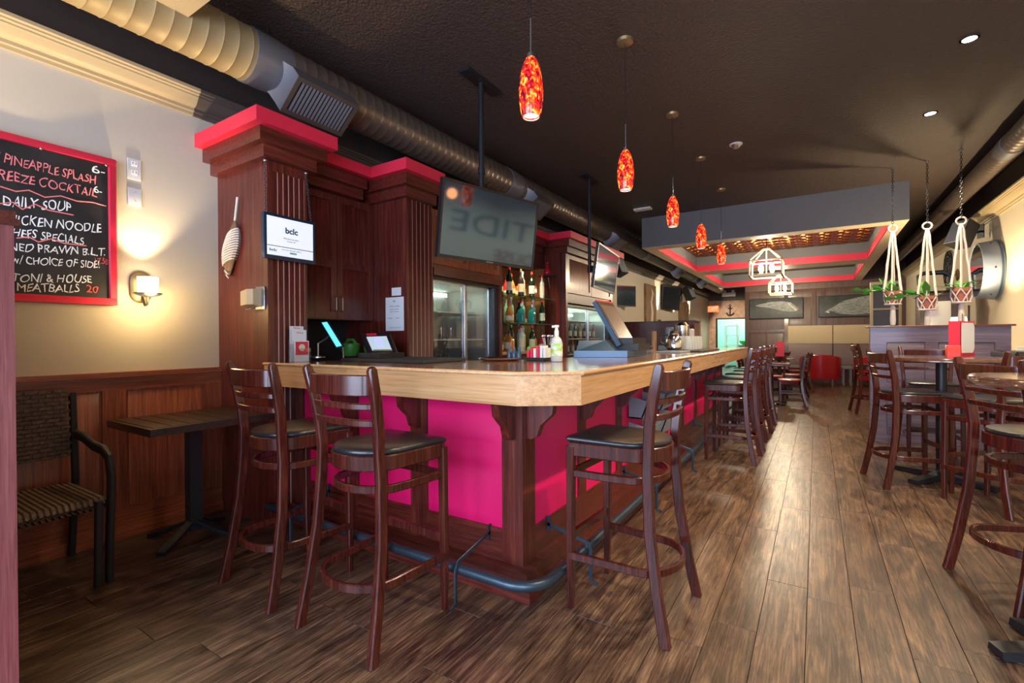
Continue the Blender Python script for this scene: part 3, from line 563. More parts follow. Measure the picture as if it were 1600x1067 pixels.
# ================================================================ STOOLS AND CHAIRS
def ladder_chair(name, label, cat, sh, bh, seat_mat, group, w=.46, d=.45, low=False, wood_='stool'):
    t = Thing(name, label, cat, (0, 0, 0), 0, group, world=False)
    hw = w/2; yb, yf = -d/2, d/2-.01; stz = sh-.035
    # rear posts: one bent piece from foot to top of back
    for s in (-1, 1):
        pts = []
        for u, oy in ((0, 0), (.25*sh, .038), (.55*sh, .072), (.85*sh, .085), (sh, .084), (sh+(bh-sh)*.3, .076), (sh+(bh-sh)*.65, .055), (bh-.012, .03), (bh, .027)):
            xx = s*(hw+.002-(.052*u/sh if u < sh else .052-.026*(u-sh)/(bh-sh))); pts.append((xx, yb+oy, u))
        t.part('rear_leg', MB().sweep(pts, chamf(.030, .043, .005), (0, 1, 0), [(1, 1)]*7+[(.95, .85), (.8, .5)]), wood_)
        p2 = [(s*(hw-.035), yf, 0), (s*(hw-.03), yf-.002, sh*.3), (s*(hw-.035), yf-.004, stz)]
        t.part('front_leg', MB().sweep(p2, chamf(.034, .034, .005), (0, 1, 0), [.78, 1, 1.08]), wood_)
    # bent seat ring, curved back
    def U(off, z, ybk, xb, dy=0):
        a = [(-(xb+.02), yf-.0, z), (-xb-.004, 0, z)]; n = 10
        for i in range(n+1):
            th_ = PI+PI*i/n; a.append((math.cos(th_)*xb, ybk+.14+math.sin(th_)*(.14+dy), z))
        return a+[(xb+.004, 0, z), ((xb+.02), yf, z)]
    ybr = yb+.055
    t.part('seat_frame', MB().sweep(U(0, stz-.012, ybr, hw-.055), chamf(.022, .062, .004), (0, 0, 1)).box(-hw+.04, hw-.04, yf-.012, yf+.012, stz-.043, stz+.019), wood_)
    oc = [(-(hw-.03), yf+.015)]; n = 14; xb = hw-.042
    for i in range(n+1):
        th_ = PI+PI*i/n; oc.append((math.cos(th_)*xb, ybr+.17+math.sin(th_)*.175))
    oc += [((hw-.03), yf+.015), (hw-.05, yf+.032), (-(hw-.05), yf+.032)]
    cx = 0; cy_ = .0
    def sc_(k, z): return [(x*k, (y-cy_)*k+cy_, z) for x, y in oc]
    t.part('seat_cushion', MB().loft([sc_(.97, stz+.018), sc_(1, stz+.026), sc_(1, stz+.032), sc_(.97, stz+.040), sc_(.88, stz+.044), sc_(.4, stz+.045)], smooth=True), seat_mat)
    if not low:
        t.part('upper_ring', MB().sweep(U(0, sh-.155, ybr+.012, hw-.052), chamf(.018, .034, .004), (0, 0, 1)), wood_)
        t.part('foot_ring', MB().sweep(U(0, .245, yb+.005, hw-.04, .0), chamf(.018, .036, .004), (0, 0, 1)), wood_)
        t.part('front_stretcher', MB().box(-hw+.045, hw-.045, yf-.01, yf+.01, .31, .345), wood_)
        t.part('front_stretcher', MB().box(-hw+.045, hw-.045, yf-.008, yf+.008, sh-.17, sh-.14), wood_)
    else:
        for s in (-1, 1): t.part('stretcher', MB().sweep([(s*(hw-.03), yb+.04, sh*.5), (s*(hw-.033), yf, sh*.5)], chamf(.018, .028, .004)), wood_)
    for z0, hh, bow in ((bh-.112, .082, .055), (bh-.168, .026, .05), (bh-.236, .028, .045)):
        uu = (z0+hh/2-sh)/(bh-sh); yo = yb+.084-.055*uu*uu-.004
        pth = [((hw-.05)*math.sin(q), yo-bow*(math.cos(q)-0)+.0, z0+hh/2) for q in [PI/2*(i/9) for i in range(-9, 10)]]
        t.part('back_slat', MB().sweep(pth, chamf(.016, hh, .004), (0, 0, 1)), wood_)
    learn(t.o); return t
st = ladder_chair('bar_stool', 'dark ladder-back bar stool with black seat nearest the camera at the front of the bar', 'stool', .77, 1.115, 'vinyl', 'ladder-back bar stools')
st.o.location = (-1.622, 1.432, 0); st.o.rotation_euler = (0, 0, math.radians(-1))
S = st.o; G = 'ladder-back bar stools'
dup(S, (-2.285, 1.445, 0), math.radians(-3), 'ladder-back bar stool at the left end of the bar beside the column', G)
dup(S, (-.715, 2.14, 0), math.radians(87), 'ladder-back bar stool standing alone at the clipped corner of the bar', G)
rows = [5.27, 5.98, 6.63, 7.28, 7.85]
for i, (y, nm) in enumerate(zip(rows, ('first and nearest', 'second', 'third', 'fourth', 'fifth and farthest'))):
    dup(S, (-.715, y, 0), math.radians(90+(-1, 2, -2, 1, 3)[i]), f'{nm} stool in the row tucked along the far bar side', G)
dup(S, (.627, 5.09, 0), math.radians(-75), 'bar stool with its back to the aisle at the middle high table', G)
dup(S, (1.10, 4.74, 0), math.radians(42), 'bar stool between the two high tables turned towards the half wall', G)
dup(S, (.872, 3.198, 0), math.radians(-70), 'bar stool cut by the right edge of the picture, pushed to the near high table', G)
dup(S, (.95, 6.22, 0), math.radians(182), 'bar stool behind the middle high table close to the half wall', G)
dup(S, (1.62, 5.5, 0), math.radians(95), 'bar stool on the window bench side of the middle high table', G)
dup(S, (.72, 9.55, 0), math.radians(-82), 'bar stool standing alone beyond the half wall', G)
ch_ = ladder_chair('dining_chair', 'low ladder-back dining chair with red seat, nearest of the far dining group', 'chair', .46, .87, 'redvinyl', 'red seated dining chairs', .44, .43, True)
ch_.o.location = (-.36, 9.95, 0); ch_.o.rotation_euler = (0, 0, math.radians(95))
for x, y, a, l in ((-1.05, 10.0, -92, 'low dining chair with its back to the bar passage, left of the far dining table'), (-.30, 12.75, 100, 'dining chair in front of the tub armchair in the far dining area'), (-1.1, 12.6, -85, 'dining chair on the left of the second far dining table'), (-.72, 10.75, 176, 'dining chair at the far side of the first low dining table'), (-.36, 11.3, 88, 'dining chair between the two far low dining tables'), (-.75, 13.5, 178, 'dining chair at the far side of the second low dining table')):
    dup(ch_.o, (x, y, 0), math.radians(a), l, 'red seated dining chairs')
def tab(name, label, x, y, h, r, arm, rot, mat='stool', square=False, group=None, topname='tabletop'):
    t = Thing(name, label, 'table', (x, y, 0), rot, group, world=False)
    if square: t.part(topname, MB().bevbox(-r, r, -r, r, h-.035, h, .006), mat)
    else: t.part(topname, MB().lathe([(.001, h-.035), (r-.008, h-.035), (r, h-.028), (r, h-.008), (r-.006, h), (.001, h)], 40), mat)
    t.part('column', MB().lathe([(.055, .06), (.04, .075), (.038, .09), (.038, h-.05), (.11, h-.036)], 18), 'iron')
    for k in range(4):
        T = Matrix.Rotation(PI/2*k+PI/4, 4, 'Z')
        t.part('foot', MB().loft([[(.03, -.045, 0.005), (.03, .045, 0.005), (.03, .04, .06), (.03, -.04, .06)], [(arm, -.04, .005), (arm, .04, .005), (arm, .035, .035), (arm, -.035, .035)]], T=T), 'iron')
    return t
M['tabtop'] = wood('table_top', (.05, .02, .012), (.11, .045, .026), (.17, .075, .042), 'x', .8, .12, coat=.8, bump=.02)
tab('high_table', 'round bar height table with menu stand and red box on it', .9, 5.4, 1.045, .44, .38, math.radians(8), 'tabtop')
tab('high_table', 'round bar height table cut by the right edge, nearest the camera', .80, 2.60, 1.065, .285, .24, math.radians(65), 'tabtop')
tab('dining_table', 'low square dining table with pale reflections, nearest in the far dining area', -.70, 9.95, .75, .30, .30, 0, 'tabtop', True)
tab('dining_table', 'low square dining table farther back by the armchairs', -.72, 12.6, .75, .30, .30, 0, 'tabtop', True)
# red tub armchairs
def tub(x, y, rot, label):
    t = Thing('tub_armchair', label, 'armchair', (x, y, 0), rot, 'red tub armchairs', world=False)
    outr, inr = [], []
    n = 16
    def ring(ro, z0): return [(ro*math.sin(a), -ro*math.cos(a)*.92, z0(a)) for a in [(-.62+1.24*i/n)*PI for i in range(n+1)]]
    top = lambda a: .62+.14*max(0, math.cos(a*.75))
    b = MB(); R = [ring(.43, lambda a: .17), ring(.45, lambda a: .3), ring(.45, top), ring(.43, lambda a: top(a)+.02), ring(.36, lambda a: top(a)+.02), ring(.34, top), ring(.34, lambda a: .17)]
    b.loft(R, cap=False, smooth=True, closed=False)
    for k in (0, n): b.add([R[j][k] for j in range(len(R))], [list(range(len(R)))])
    t.part('shell', b, 'redvinyl')
    t.part('seat_cushion', MB().loft([[(r_*math.cos(a), r_*math.sin(a)*.95+.03, z) for a in [2*PI*i/20 for i in range(20)]] for r_, z in ((.335, .17), (.337, .40), (.31, .44), (.1, .455))], smooth=True), 'redvinyl')
    for sx in (-1, 1):
        for sy_ in (-1, 1): t.part('leg', MB().tube([(sx*.26, sy_*.25, 0), (sx*.26, sy_*.25, .18)], .022, 8, (0, 1, 0)), 'steel')
    return t
tub(.08, 14.55, math.radians(0), 'red leather tub armchair, back turned, left of the pair by the back wall')
tub(1.22, 14.65, math.radians(25), 'red leather tub armchair, half hidden, right of the pair by the back wall')
single('low_table', MB().box(.55, .76, 14.6, 15.2, .42, .46).box(.56, .60, 14.63, 14.67, 0, .42).box(.71, .75, 14.63, 14.67, 0, .42).box(.56, .60, 15.13, 15.17, 0, .42).box(.71, .75, 15.13, 15.17, 0, .42), 'grey', 'low grey table between the two red tub armchairs', 'table')
rs = Thing('red_menu_stand', 'upright red menu folder standing in the far dining area', 'menu', (-.72, 12.55, .75))
rs.part('folder', MB().box(-.80, -.62, 12.53, 12.56, .752, 1.12), 'red')
single('red_menu_stand', MB().box(-1.33, -1.17, 15.55, 15.6, .452, .95), 'red', 'red menu board leaning on the wall bench left of the armchairs', 'menu')
# bench with tan cushions
bn = Thing('wall_bench', 'long upholstered bench with tan back cushions under the whale prints', 'bench', (.45, 15.9, 0))
bn.part('seat', MB().bevbox(-1.6, 1.99, 15.5, 16.0, .36, .45, .02), 'lilac'); bn.part('base', MB().box(-1.58, 1.97, 15.56, 16.0, 0, .36), 'cherry_x')
for a, c in ((-.70, .385), (.40, 1.42)):
    bn.part('back_cushion', MB().bevbox(a, c, 16.06, 16.16, 1.04, 1.555, .01), 'canvas'); bn.part('back_pad', MB().bevbox(a, c, 16.04, 16.16, .45, 1.03, .01), 'lilac')

# ================================================================ LEFT CORNER
# wicker armchair
wc = Thing('wicker_armchair', 'dark wicker armchair with curved metal arms beside the post', 'armchair', (-3.28, .62, 0))
for y, s in ((.93, 1), (.30, -1)):
    wc.part('arm', MB().sweep([(-3.50, y, .70), (-3.38, y, .695), (-3.22, y, .665), (-3.10, y+.0, .66), (-3.03, y, .63), (-3.0, y, .54), (-3.005, y, .44), (-3.03, y, .2), (-3.04, y, 0)], chamf(.05, .026, .006), (0, 1, 0), smooth=False), 'matte')
    wc.part('leg', MB().sweep([(-3.0, y-.05*s, .43), (-3.02, y-.05*s, 0)], chamf(.03, .03, .005), (0, 1, 0)), 'matte')
    wc.part('leg', MB().sweep([(-3.56, y-.0*s, .93), (-3.52, y-.0*s, .46), (-3.60, y-.0*s, .0)], chamf(.035, .03, .005), (0, 1, 0)), 'matte')
wv = MB(); wv.loft([[(-3.53, .33, .40), (-3.02, .33, .40), (-3.02, .90, .40), (-3.53, .90, .40)], [(-3.53, .33, .425), (-3.02, .33, .425), (-3.02, .90, .425), (-3.53, .90, .425)]])
for i in range(26): wv.tube([(-3.53, .333+.0226*i, .424), (-3.03, .333+.0226*i, .428), (-3.012, .333+.0226*i, .41), (-3.02, .333+.0226*i, .385)], .012, 6)
wc.part('woven_seat', wv, 'wicker')
wb = MB(); wb.loft([[(-3.555, .32, .58), (-3.535, .32, .58), (-3.535, .915, .58), (-3.555, .915, .58)], [(-3.58, .32, .95), (-3.56, .32, .95), (-3.56, .90, .95), (-3.58, .90, .95)]])
for j in range(17):
    z = .585+.0225*j; x_ = -3.53-.025*(z-.58)/.37
    for i in range(20):
        if (i+j) % 2 == 0: wb.box(x_-.008, x_+.008, .325+.029*i, .325+.029*(i+1.6), z-.009, z+.009)
        else: wb.box(x_-.012, x_+.002, .325+.029*i, .325+.029*(i+1), z-.009, z+.009)
wc.part('woven_backrest', wb, 'wicker'); wc.part('seat_rail', MB().box(-3.52, -3.03, .30, .33, .38, .42), 'matte'); wc.part('seat_rail', MB().box(-3.52, -3.03, .90, .93, .38, .42), 'matte')
# slatted side table
sd = Thing('side_table', 'small dark slatted pedestal table against the wainscot', 'table', (-3.27, 1.42, 0))
for i in range(7):
    y = 1.11+.09*i; sd.part('slat', MB().bevbox(-3.56+.03, -2.99, y+.002, y+.086, .73, .752, .003), 'dark_wood')
sd.part('rim', MB().box(-3.56, -2.96, 1.085, 1.108, .71, .75).box(-3.56, -2.96, 1.742, 1.765, .71, .75).box(-3.56, -3.53, 1.108, 1.742, .71, .75).box(-2.99, -2.96, 1.108, 1.742, .71, .75), 'dark_wood')
sd.part('column', MB().box(-3.305, -3.235, 1.39, 1.46, .05, .71), 'iron')
for a in range(4):
    T = Matrix.Translation((-3.27, 1.42, 0)) @ Matrix.Rotation(PI/2*a+.55, 4, 'Z')
    sd.part('foot', MB().sweep([(.03, 0, .10), (.12, 0, .06), (.27, 0, .012)], chamf(.05, .02, .004), scales=[1, 1, 1.2], T=T), 'iron')
# post at the left picture edge
pp = Thing('partition_post', 'reddish wooden end of a tall booth partition at the left picture edge', 'post', (-2.2, .38, 0))
M['post'] = wood('post_wood', (.12, .03, .035), (.24, .07, .075), (.36, .13, .13), 'z', 1.4, .4)
e1 = atk(24.5, 600, 1.5); pp.part('body', MB().box(XL+.03, e1.x, e1.y-.075, e1.y-.0, 0, 1.585), 'post'); pp.part('cap', MB().box(XL+.03, e1.x+.012, e1.y-.09, e1.y+.012, 1.585, 1.605).box(XL+.03, e1.x+.004, e1.y-.083, e1.y+.004, 1.605, 1.63), 'cherry_x')  # body runs on unseen to the wall, lengthened to shade the corner
# chalkboard
cbd = Thing('chalkboard', 'black chalkboard menu in a bright red frame', 'sign', (-3.63, .6, 1.44))
M['slate'] = noisemat('slate', [(.3, (.008, .008, .009)), (.7, (.022, .022, .022))], 6, .5)
cbd.part('slate', MB().box(-3.648, -3.62, -.15, 1.13, 1.46, 2.31), 'slate')
cbd.part('frame', MB().bevbox(-3.648, -3.605, -.18, 1.16, 1.44, 1.48).bevbox(-3.648, -3.605, -.18, 1.16, 2.29, 2.33).bevbox(-3.648, -3.605, -.18, -.14, 1.48, 2.29).bevbox(-3.648, -3.605, 1.12, 1.16, 1.48, 2.29), 'red')
M['chw'] = plain('white_chalk', (.85, .85, .83), .9, emit=None); M['chp'] = plain('pink_chalk', (.85, .22, .22), .9); M['chr'] = plain('red_chalk', (.7, .10, .09), .9)
def chalk(s, x0, y0, x1, y1, m, cap=.045):
    a, b_ = atx(x0, y0, -3.618), atx(x1, y1, -3.618)
    text('lettering', s, a, b_-a, Vector((0, 0, 1)), cap, m, cbd.o, (b_-a).length, cbd.loc, .0006, .12, 0, .10)
for L_ in (('NEW PINEAPPLE SPLASH', -46, 242, 150, 288, 'chp', .05), ('6-', 142, 270, 165, 273, 'chw', .045), ('SEA BREEZE COCKTAIL', -60, 268, 151, 308, 'chp', .05), ('6-', 146, 301, 160, 303, 'chw', .04),
           ('DAILY SOUP', 4, 321, 112, 331, 'chw', .055), ('CHICKEN NOODLE', -2, 347, 159, 364, 'chw', .05), ('CHEFS SPECIALS', 6, 367, 131, 382, 'chw', .045), ('SEASONED PRAWN B.L.T.', -50, 388, 165, 400, 'chw', .045),
           ('w/ CHOICE OF SIDE!', 18, 411, 156, 419, 'chw', .042), ('17.50', 148, 412, 169, 413, 'chr', .035), ('RIGATONI & HOUSE', -28, 439, 144, 442, 'chw', .045), ('MEATBALLS', 26, 455, 124, 457, 'chw', .045), ('20', 134, 457, 154, 457, 'chr', .042)): chalk(*L_)
for pts in ([(0, 291), (25, 299), (45, 297), (70, 308), (95, 306), (120, 314), (145, 316), (166, 322)], [(0, 318), (20, 316), (35, 327), (55, 319), (75, 328), (90, 331), (115, 336)], [(26, 372), (45, 370), (60, 378), (80, 373), (100, 380), (135, 384)]):
    cbd.part('chalk_line', MB().tube([atx(x, y, -3.618) for x, y in pts], .0035, 5, (1, 0, 0)), 'chp')
for x, y in ((64, 232), (166, 258)): a = atx(x, y, -3.6); cbd.part('screw', MB().ball((-3.604, a.y, a.z), .007, 8), 'steel')
# plates
op = Thing('power_outlet', 'white power outlet plate high on the wall right of the chalkboard', 'outlet', (-3.645, 1.262, 2.245))
op.part('plate', MB().bevbox(-3.649, -3.640, 1.226, 1.298, 2.245, 2.375, .002), 'white')
for z in (2.275, 2.33): op.part('socket', MB().box(-3.640, -3.637, 1.246, 1.278, z, z+.028), 'paper'); op.part('slot', MB().box(-3.637, -3.6365, 1.252, 1.255, z+.01, z+.022).box(-3.637, -3.6365, 1.268, 1.271, z+.01, z+.022), 'ink')
bl = Thing('blank_plate', 'blank white wall plate just below the power outlet', 'plate', (-3.645, 1.264, 2.08)); bl.part('plate', MB().bevbox(-3.649, -3.640, 1.228, 1.300, 2.08, 2.19, .002), 'white')
bl.part('screw', MB().ball((-3.639, 1.264, 2.105), .004, 6), 'steel'); bl.part('screw', MB().ball((-3.639, 1.264, 2.165), .004, 6), 'steel')
# wall sconce
def sconce(x, y, z, s, label, pw):
    t = Thing('wall_sconce', label, 'lamp', (x, y, z), world=False)
    oval = [(y_, z_) for y_, z_ in [(.058*math.cos(a), .07*(1 if math.sin(a) > 0 else -1)*(abs(math.sin(a))**.8)+(.06 if math.sin(a) > 0 else -.0)) for a in [2*PI*i/28 for i in range(28)]]]
    t.part('back_plate', MB().loft([[(0, a, b_) for a, b_ in oval], [(s*.018, a, b_) for a, b_ in oval], [(s*.026, a*.8, b_*.85+.004) for a, b_ in oval]]), 'brass')
    t.part('arm', MB().tube([(s*.02, 0, .0), (s*.04, 0, -.05), (s*.07, 0, -.09), (s*.10, 0, -.085), (s*.115, 0, -.05), (s*.115, 0, -.03)], .007, 8, (0, 1, 0)), 'iron')
    t.part('dish', MB().lathe([(.015, -.04), (.06, -.028), (.075, -.018), (.075, -.014), (.0, -.02)], 20, (s*.115, 0, 0)), 'iron')
    t.part('glass_shade', MB().lathe([(.045, -.016), (.052, -.012), (.055, .085), (.050, .085), (.047, -.005)], 24, (s*.115, 0, 0), cap=False), 'lamp')
    spot('sconce_light', (x+s*.115, y, z+.09), (x+s*.105, y, z+1), pw*2.2, WARM, 84, .6, .02)
    point('sconce_glow', (x+s*.17, y, z-.05), pw*.55, (1, .68, .30), .06); return t
sconce(XL, 1.29, 1.535, 1, 'candle style wall sconce with lit white glass shade right of the chalkboard', 13)
sconce(XL, -.35, 1.535, 1, 'lit wall sconce hidden behind the booth partition', 13)
spot('sconce_uplight', (XL+.28, -.33, 1.66), (XL+.42, -.33, 3), 105, (1, .72, .36), 118, .06, .03)
# column fittings
orn = Thing('hanging_ornament', 'woven fish shaped driftwood ornament hanging on the column front', 'ornament', (-3.36, 1.73, 1.68))
a0, a1, a2, a3 = aty(371, 308, 1.745), aty(367, 345, 1.74), aty(363, 400, 1.735), aty(356, 430, 1.745)
orn.part('cord', MB().tube([a0, (a0+a1)/2, a1], .008, 8, (0, 1, 0)), 'rope')
bd = MB(); wdt = [.012, .035, .06, .075, .08, .075, .06, .045, .03]
bd.loft([[(a1.lerp(a3, i/8)+Vector((wdt[i]*math.cos(q), min(0, -wdt[i]*.6*math.sin(q)) if 0 else -wdt[i]*.45*math.sin(q)-.0, 0))) for q in [2*PI*j/12 for j in range(12)]] for i in range(9)], smooth=True); orn.part('body', bd, 'carved')
W_ = [.052+.034*math.sin(PI*(i+1)/15) for i in range(13)]
for i in range(13):
    p_ = a1.lerp(a3, .22+.045*i); orn.part('rope_wrap', MB().tube([p_+Vector((W_[i]*math.cos(q), -W_[i]*.47*math.sin(q), .022*math.cos(q))) for q in [2*PI*j/12 for j in range(12)]], .006, 6, (0, 0, 1), True), 'rope')
orn.part('fin', MB().tube([a3+Vector((-.0, -.02, .03)), a3+Vector((.06, -.03, .0))], .006, 6), 'rope'); orn.part('fin', MB().tube([a3+Vector((.0, -.01, .0)), a3+Vector((.045, -.02, -.025))], .005, 6), 'rope')
tb_ = Thing('towel_dispenser', 'yellowed plastic cover box mounted on the column front', 'box', (-3.13, 1.73, 1.43))
tb_.part('back_plate', MB().bevbox(-3.15, -3.045, 1.755, 1.764, 1.425, 1.575, .002), 'steel'); M['yel'] = plain('yellowed_plastic', (.52, .43, .28), .3)
tb_.part('cover', MB().loft([[(-3.27, y, z) for y, z in ((1.764, 1.44), (1.72, 1.455), (1.72, 1.55), (1.764, 1.565))], [(-3.12, y, z) for y, z in ((1.764, 1.44), (1.68, 1.455), (1.68, 1.555), (1.764, 1.565))], [(-3.08, y, z) for y, z in ((1.764, 1.44), (1.70, 1.455), (1.70, 1.555), (1.764, 1.565))]]), 'yel')
tb_.part('clip', MB().tube([(-3.22, 1.73, 1.44), (-3.19, 1.71, 1.425), (-3.13, 1.71, 1.425), (-3.10, 1.73, 1.44)], .004, 6), 'steel')
# monitor on chains
km = Thing('hanging_monitor', 'small lit lottery monitor hung by two chains on the column side', 'monitor', (-2.97, 1.89, 1.75))
km.part('case', MB().bevbox(-3.0, -2.965, 1.71, 2.08, 1.75, 2.045, .004), plain('navy_plastic', (.01, .03, .06), .3))
M['kscr'] = plain('lit_screen', (.8, .85, .9), .3, emit=(.80, .88, .92), es=.34); km.part('screen', MB().box(-2.965, -2.963, 1.73, 2.06, 1.775, 2.025), 'kscr')
km.part('footer_bar', MB().box(-2.9629, -2.9624, 1.73, 2.06, 1.833, 1.838), 'grey'); km.part('button', MB().box(-2.9629, -2.9624, 1.885, 1.935, 1.795, 1.806), plain('teal_print', (.2, .5, .5), .5))
M['navy'] = plain('navy_print', (.01, .06, .12), .5)
for s, y, z, h, w_, bd_ in (('bclc', 1.855, 1.93, .038, .09, .03), ('Welcome to our venue', 1.84, 1.89, .01, .11, 0), ('Today 18', 1.865, 1.873, .009, .06, 0), ('bclc', 1.745, 1.80, .018, .05, .02), ('know your limit, play within it', 1.83, 1.815, .008, .14, 0)):
    text('screen_lettering', s, (-2.9625, y, z), (0, 1, 0), (0, 0, 1), h, 'navy', km.o, w_, km.loc, .0003, 0, bd_)
def chain(th, p, q, r=.006, link_l=.026, mat='iron', name='chain'):
    p, q = Vector(p), Vector(q); n = max(2, int((p-q).length/(link_l*.75))); b = MB(); d = (q-p)/n; u = Vector((1, 0, 0)) if abs(d.x) < abs(d.z) else Vector((0, 1, 0)); v_ = d.normalized().cross(u)
    for i in range(n):
        c_ = p+d*(i+.5); A, B = (u, v_) if i % 2 else (v_, u)
        b.tube([c_+d.normalized()*link_l*.5*math.sin(t_)+A*r*math.cos(t_) for t_ in [2*PI*j/8 for j in range(8)]], r*.28, 4, B, True)
    return th.part(name, b, mat)
chain(km, (-2.985, 1.735, 2.045), (-3.0, 1.742, 2.38)); chain(km, (-2.985, 2.06, 2.045), (-3.0, 2.035, 2.38))
km.part('hook', MB().ball((-3.0, 1.742, 2.385), .012, 8), 'steel'); km.part('hook', MB().ball((-3.0, 2.035, 2.385), .012, 8), 'steel')
# notices on column two
n1 = Thing('paper_notice', 'printed white notice taped to the second column', 'notice', (-3.01, 2.868, 1.3)); n1.part('sheet', MB().box(-3.12, -2.905, 2.8665, 2.8695, 1.295, 1.58), 'paper')
for s, x, z, h, w_ in (('bclc', -3.03, 1.54, .016, .03), ('Notice to players', -3.07, 1.50, .008, .12), ('please ask staff', -3.065, 1.475, .007, .10), ('before you play', -3.065, 1.455, .007, .10), ('keep receipts', -3.09, 1.40, .007, .05), ('thank you', -3.0, 1.40, .007, .05), ('valid tickets only', -3.08, 1.32, .006, .14)):
    text('print', s, (x, 2.8662, z), (1, 0, 0), (0, 0, 1), h, 'ink', n1.o, w_, n1.loc)
single('paper_notice', MB().box(-3.045, -2.935, 2.8665, 2.8695, 1.592, 1.66), 'paper', 'small blank white card above the printed notice on the second column', 'notice')

# ================================================================ ON THE BAR
def stack_txt(th, X, items):
    for s, y, z, h, w_, m in items: text('print', s, (X, y, z), (0, 1, 0), (0, 0, 1), h, m, th.o, w_, th.loc, .0003)
lf = Thing('leaflet_holder', 'red and white leaflets standing in a clear holder on the bar end', 'leaflets', (-2.93, 1.93, ZT))
lf.part('holder', MB().box(-2.99, -2.985, 1.885, 2.01, ZT, ZT+.15).box(-2.93, -2.926, 1.885, 2.01, ZT, ZT+.09).box(-2.985, -2.93, 1.885, 1.89, ZT, ZT+.12), 'glass')
lf.part('leaflet', MB().box(-2.982, -2.975, 1.89, 1.99, ZT, ZT+.24), 'paper'); lf.part('leaflet', MB().box(-2.965, -2.958, 1.893, 2.0, ZT, ZT+.215), 'paper'); lf.part('leaflet', MB().box(-2.945, -2.938, 1.895, 2.005, ZT, ZT+.14), 'paper')
lf.part('red_print', MB().box(-2.938, -2.9375, 1.905, 2.0, ZT+.045, ZT+.135), 'red'); lf.part('picture_disc', MB().lathe([(.024, 0), (.024, .0005)], 16, (-2.9375, 1.952, ZT+.095), 'x'), 'label')
stack_txt(lf, -2.9748, [('Wine', 1.915, ZT+.222, .012, .05, 'cap')]); stack_txt(lf, -2.9578, [('Wines', 1.925, ZT+.19, .012, .05, 'cap')])
mt = single('bar_mat', MB().bevbox(-2.78, -2.0, 2.14, 2.55, ZT, ZT+.02, .006), 'matte', 'long black rubber mat under the lottery terminal', 'mat')
lot = Thing('lottery_terminal', 'black lottery terminal with tilted lit touch screen on the mat', 'terminal', (-2.4, 2.36, ZT+.02))
A_ = [atk(562, 521, 3.45), atk(607, 519, 3.55), atk(621, 556, 3.35), atk(578, 556, 3.25)]
nrm = (A_[1]-A_[0]).cross(A_[3]-A_[0]).normalized()
if nrm.dot(CAM-A_[0]) < 0: nrm = -nrm
def quadbox(th, name, q, d0, d1, mat, parent=None, ins=(0, 0, 0, 0)):
    a, b_, c, d = q; l, r_, t_, bo = ins
    P = lambda u, v: a.lerp(b_, u).lerp(d.lerp(c, u), v)
    qq = [P(l, t_), P(1-r_, t_), P(1-r_, 1-bo), P(l, 1-bo)]
    bb_ = MB().loft([[p+nrm*d0 for p in qq], [p+nrm*d1 for p in qq]]); return th.part(name, bb_, mat, parent)
fz = ZT+.02
quadbox(lot, 'bezel', A_, -.02, 0, 'black'); M['lscr'] = plain('touch_screen', (.4, .5, .6), .2, emit=(.45, .62, .70), es=.4)
quadbox(lot, 'screen', A_, 0, .003, 'lscr', None, (.17, .13, .18, .22)); quadbox(lot, 'window_graphic', A_, .003, .004, plain('screen_violet', (.3, .32, .6), .3, emit=(.33, .36, .62), es=.8), None, (.40, .38, .24, .36))
quadbox(lot, 'red_badge', A_, 0, .003, 'red', None, (.2, .45, .03, .88)); quadbox(lot, 'status_bar', A_, .003, .004, plain('olive', (.3, .3, .1), .3), None, (.2, .15, .75, .20))
bk = MB(); back = [p+Vector((-.10, .12, 0)) for p in A_]
bk.loft([[p-nrm*.02 for p in A_], [Vector((p.x, p.y, max(fz, p.z-.02))) for p in back]]); lot.part('body', bk, 'matte')
lot.part('base', MB().box(A_[3].x-.12, A_[2].x+.02, A_[3].y-.0, A_[3].y+.22, fz, fz+.035), 'black')
tbm = Thing('tablet_stand', 'bright blue tablet held slantwise on a metal arm stand', 'tablet', (-2.6, 2.3, fz))
T0 = [atk(503, 504, 3.4), atk(511, 503, 3.38), atk(534, 540, 3.3), atk(526, 542, 3.32)]
nrm = (T0[1]-T0[0]).cross(T0[3]-T0[0]).normalized()
if nrm.dot(CAM-T0[0]) < 0: nrm = -nrm
quadbox(tbm, 'case', T0, -.012, 0, 'black', None, (-.2, -.15, -.04, -.04)); quadbox(tbm, 'screen', T0, 0, .002, plain('cyan_screen', (.1, .5, .7), .2, emit=(.10, .55, .80), es=.8))
mid = atk(508, 530, 3.4); b0 = atk(497, 556, 3.4); b0.z = fz
tbm.part('arm', MB().tube([T0[0].lerp(T0[3], .5)-nrm*.012, mid, Vector((b0.x, b0.y, mid.z-.03)), b0], .006, 8, (0, 1, 0)), 'steel'); tbm.part('base', MB().lathe([(.05, 0), (.05, .008), (.012, .014)], 18, (b0.x, b0.y, fz)), 'steel'); tbm.part('prop', MB().tube([T0[2]-nrm*.01, Vector((T0[2].x+.03, T0[2].y-.01, fz))], .004, 6, (0, 1, 0)), 'steel')
for i, (px_, lab) in enumerate(((548, 'green plastic basket behind the lottery terminal, the left one'), (583, 'green plastic basket behind the lottery terminal, the right one'))):
    g_ = atk(px_, 522, 3.72); single('green_basket', MB().lathe([(.05, 0), (.07, .04), (.07, .09), (.06, .10), (.04, .02)], 16, (g_.x, g_.y, fz-.0)).tube([(g_.x-.065, g_.y, fz+.09), (g_.x-.03, g_.y, fz+.125), (g_.x+.03, g_.y, fz+.125), (g_.x+.065, g_.y, fz+.09)], .012, 6), 'greenglow', lab, 'basket')
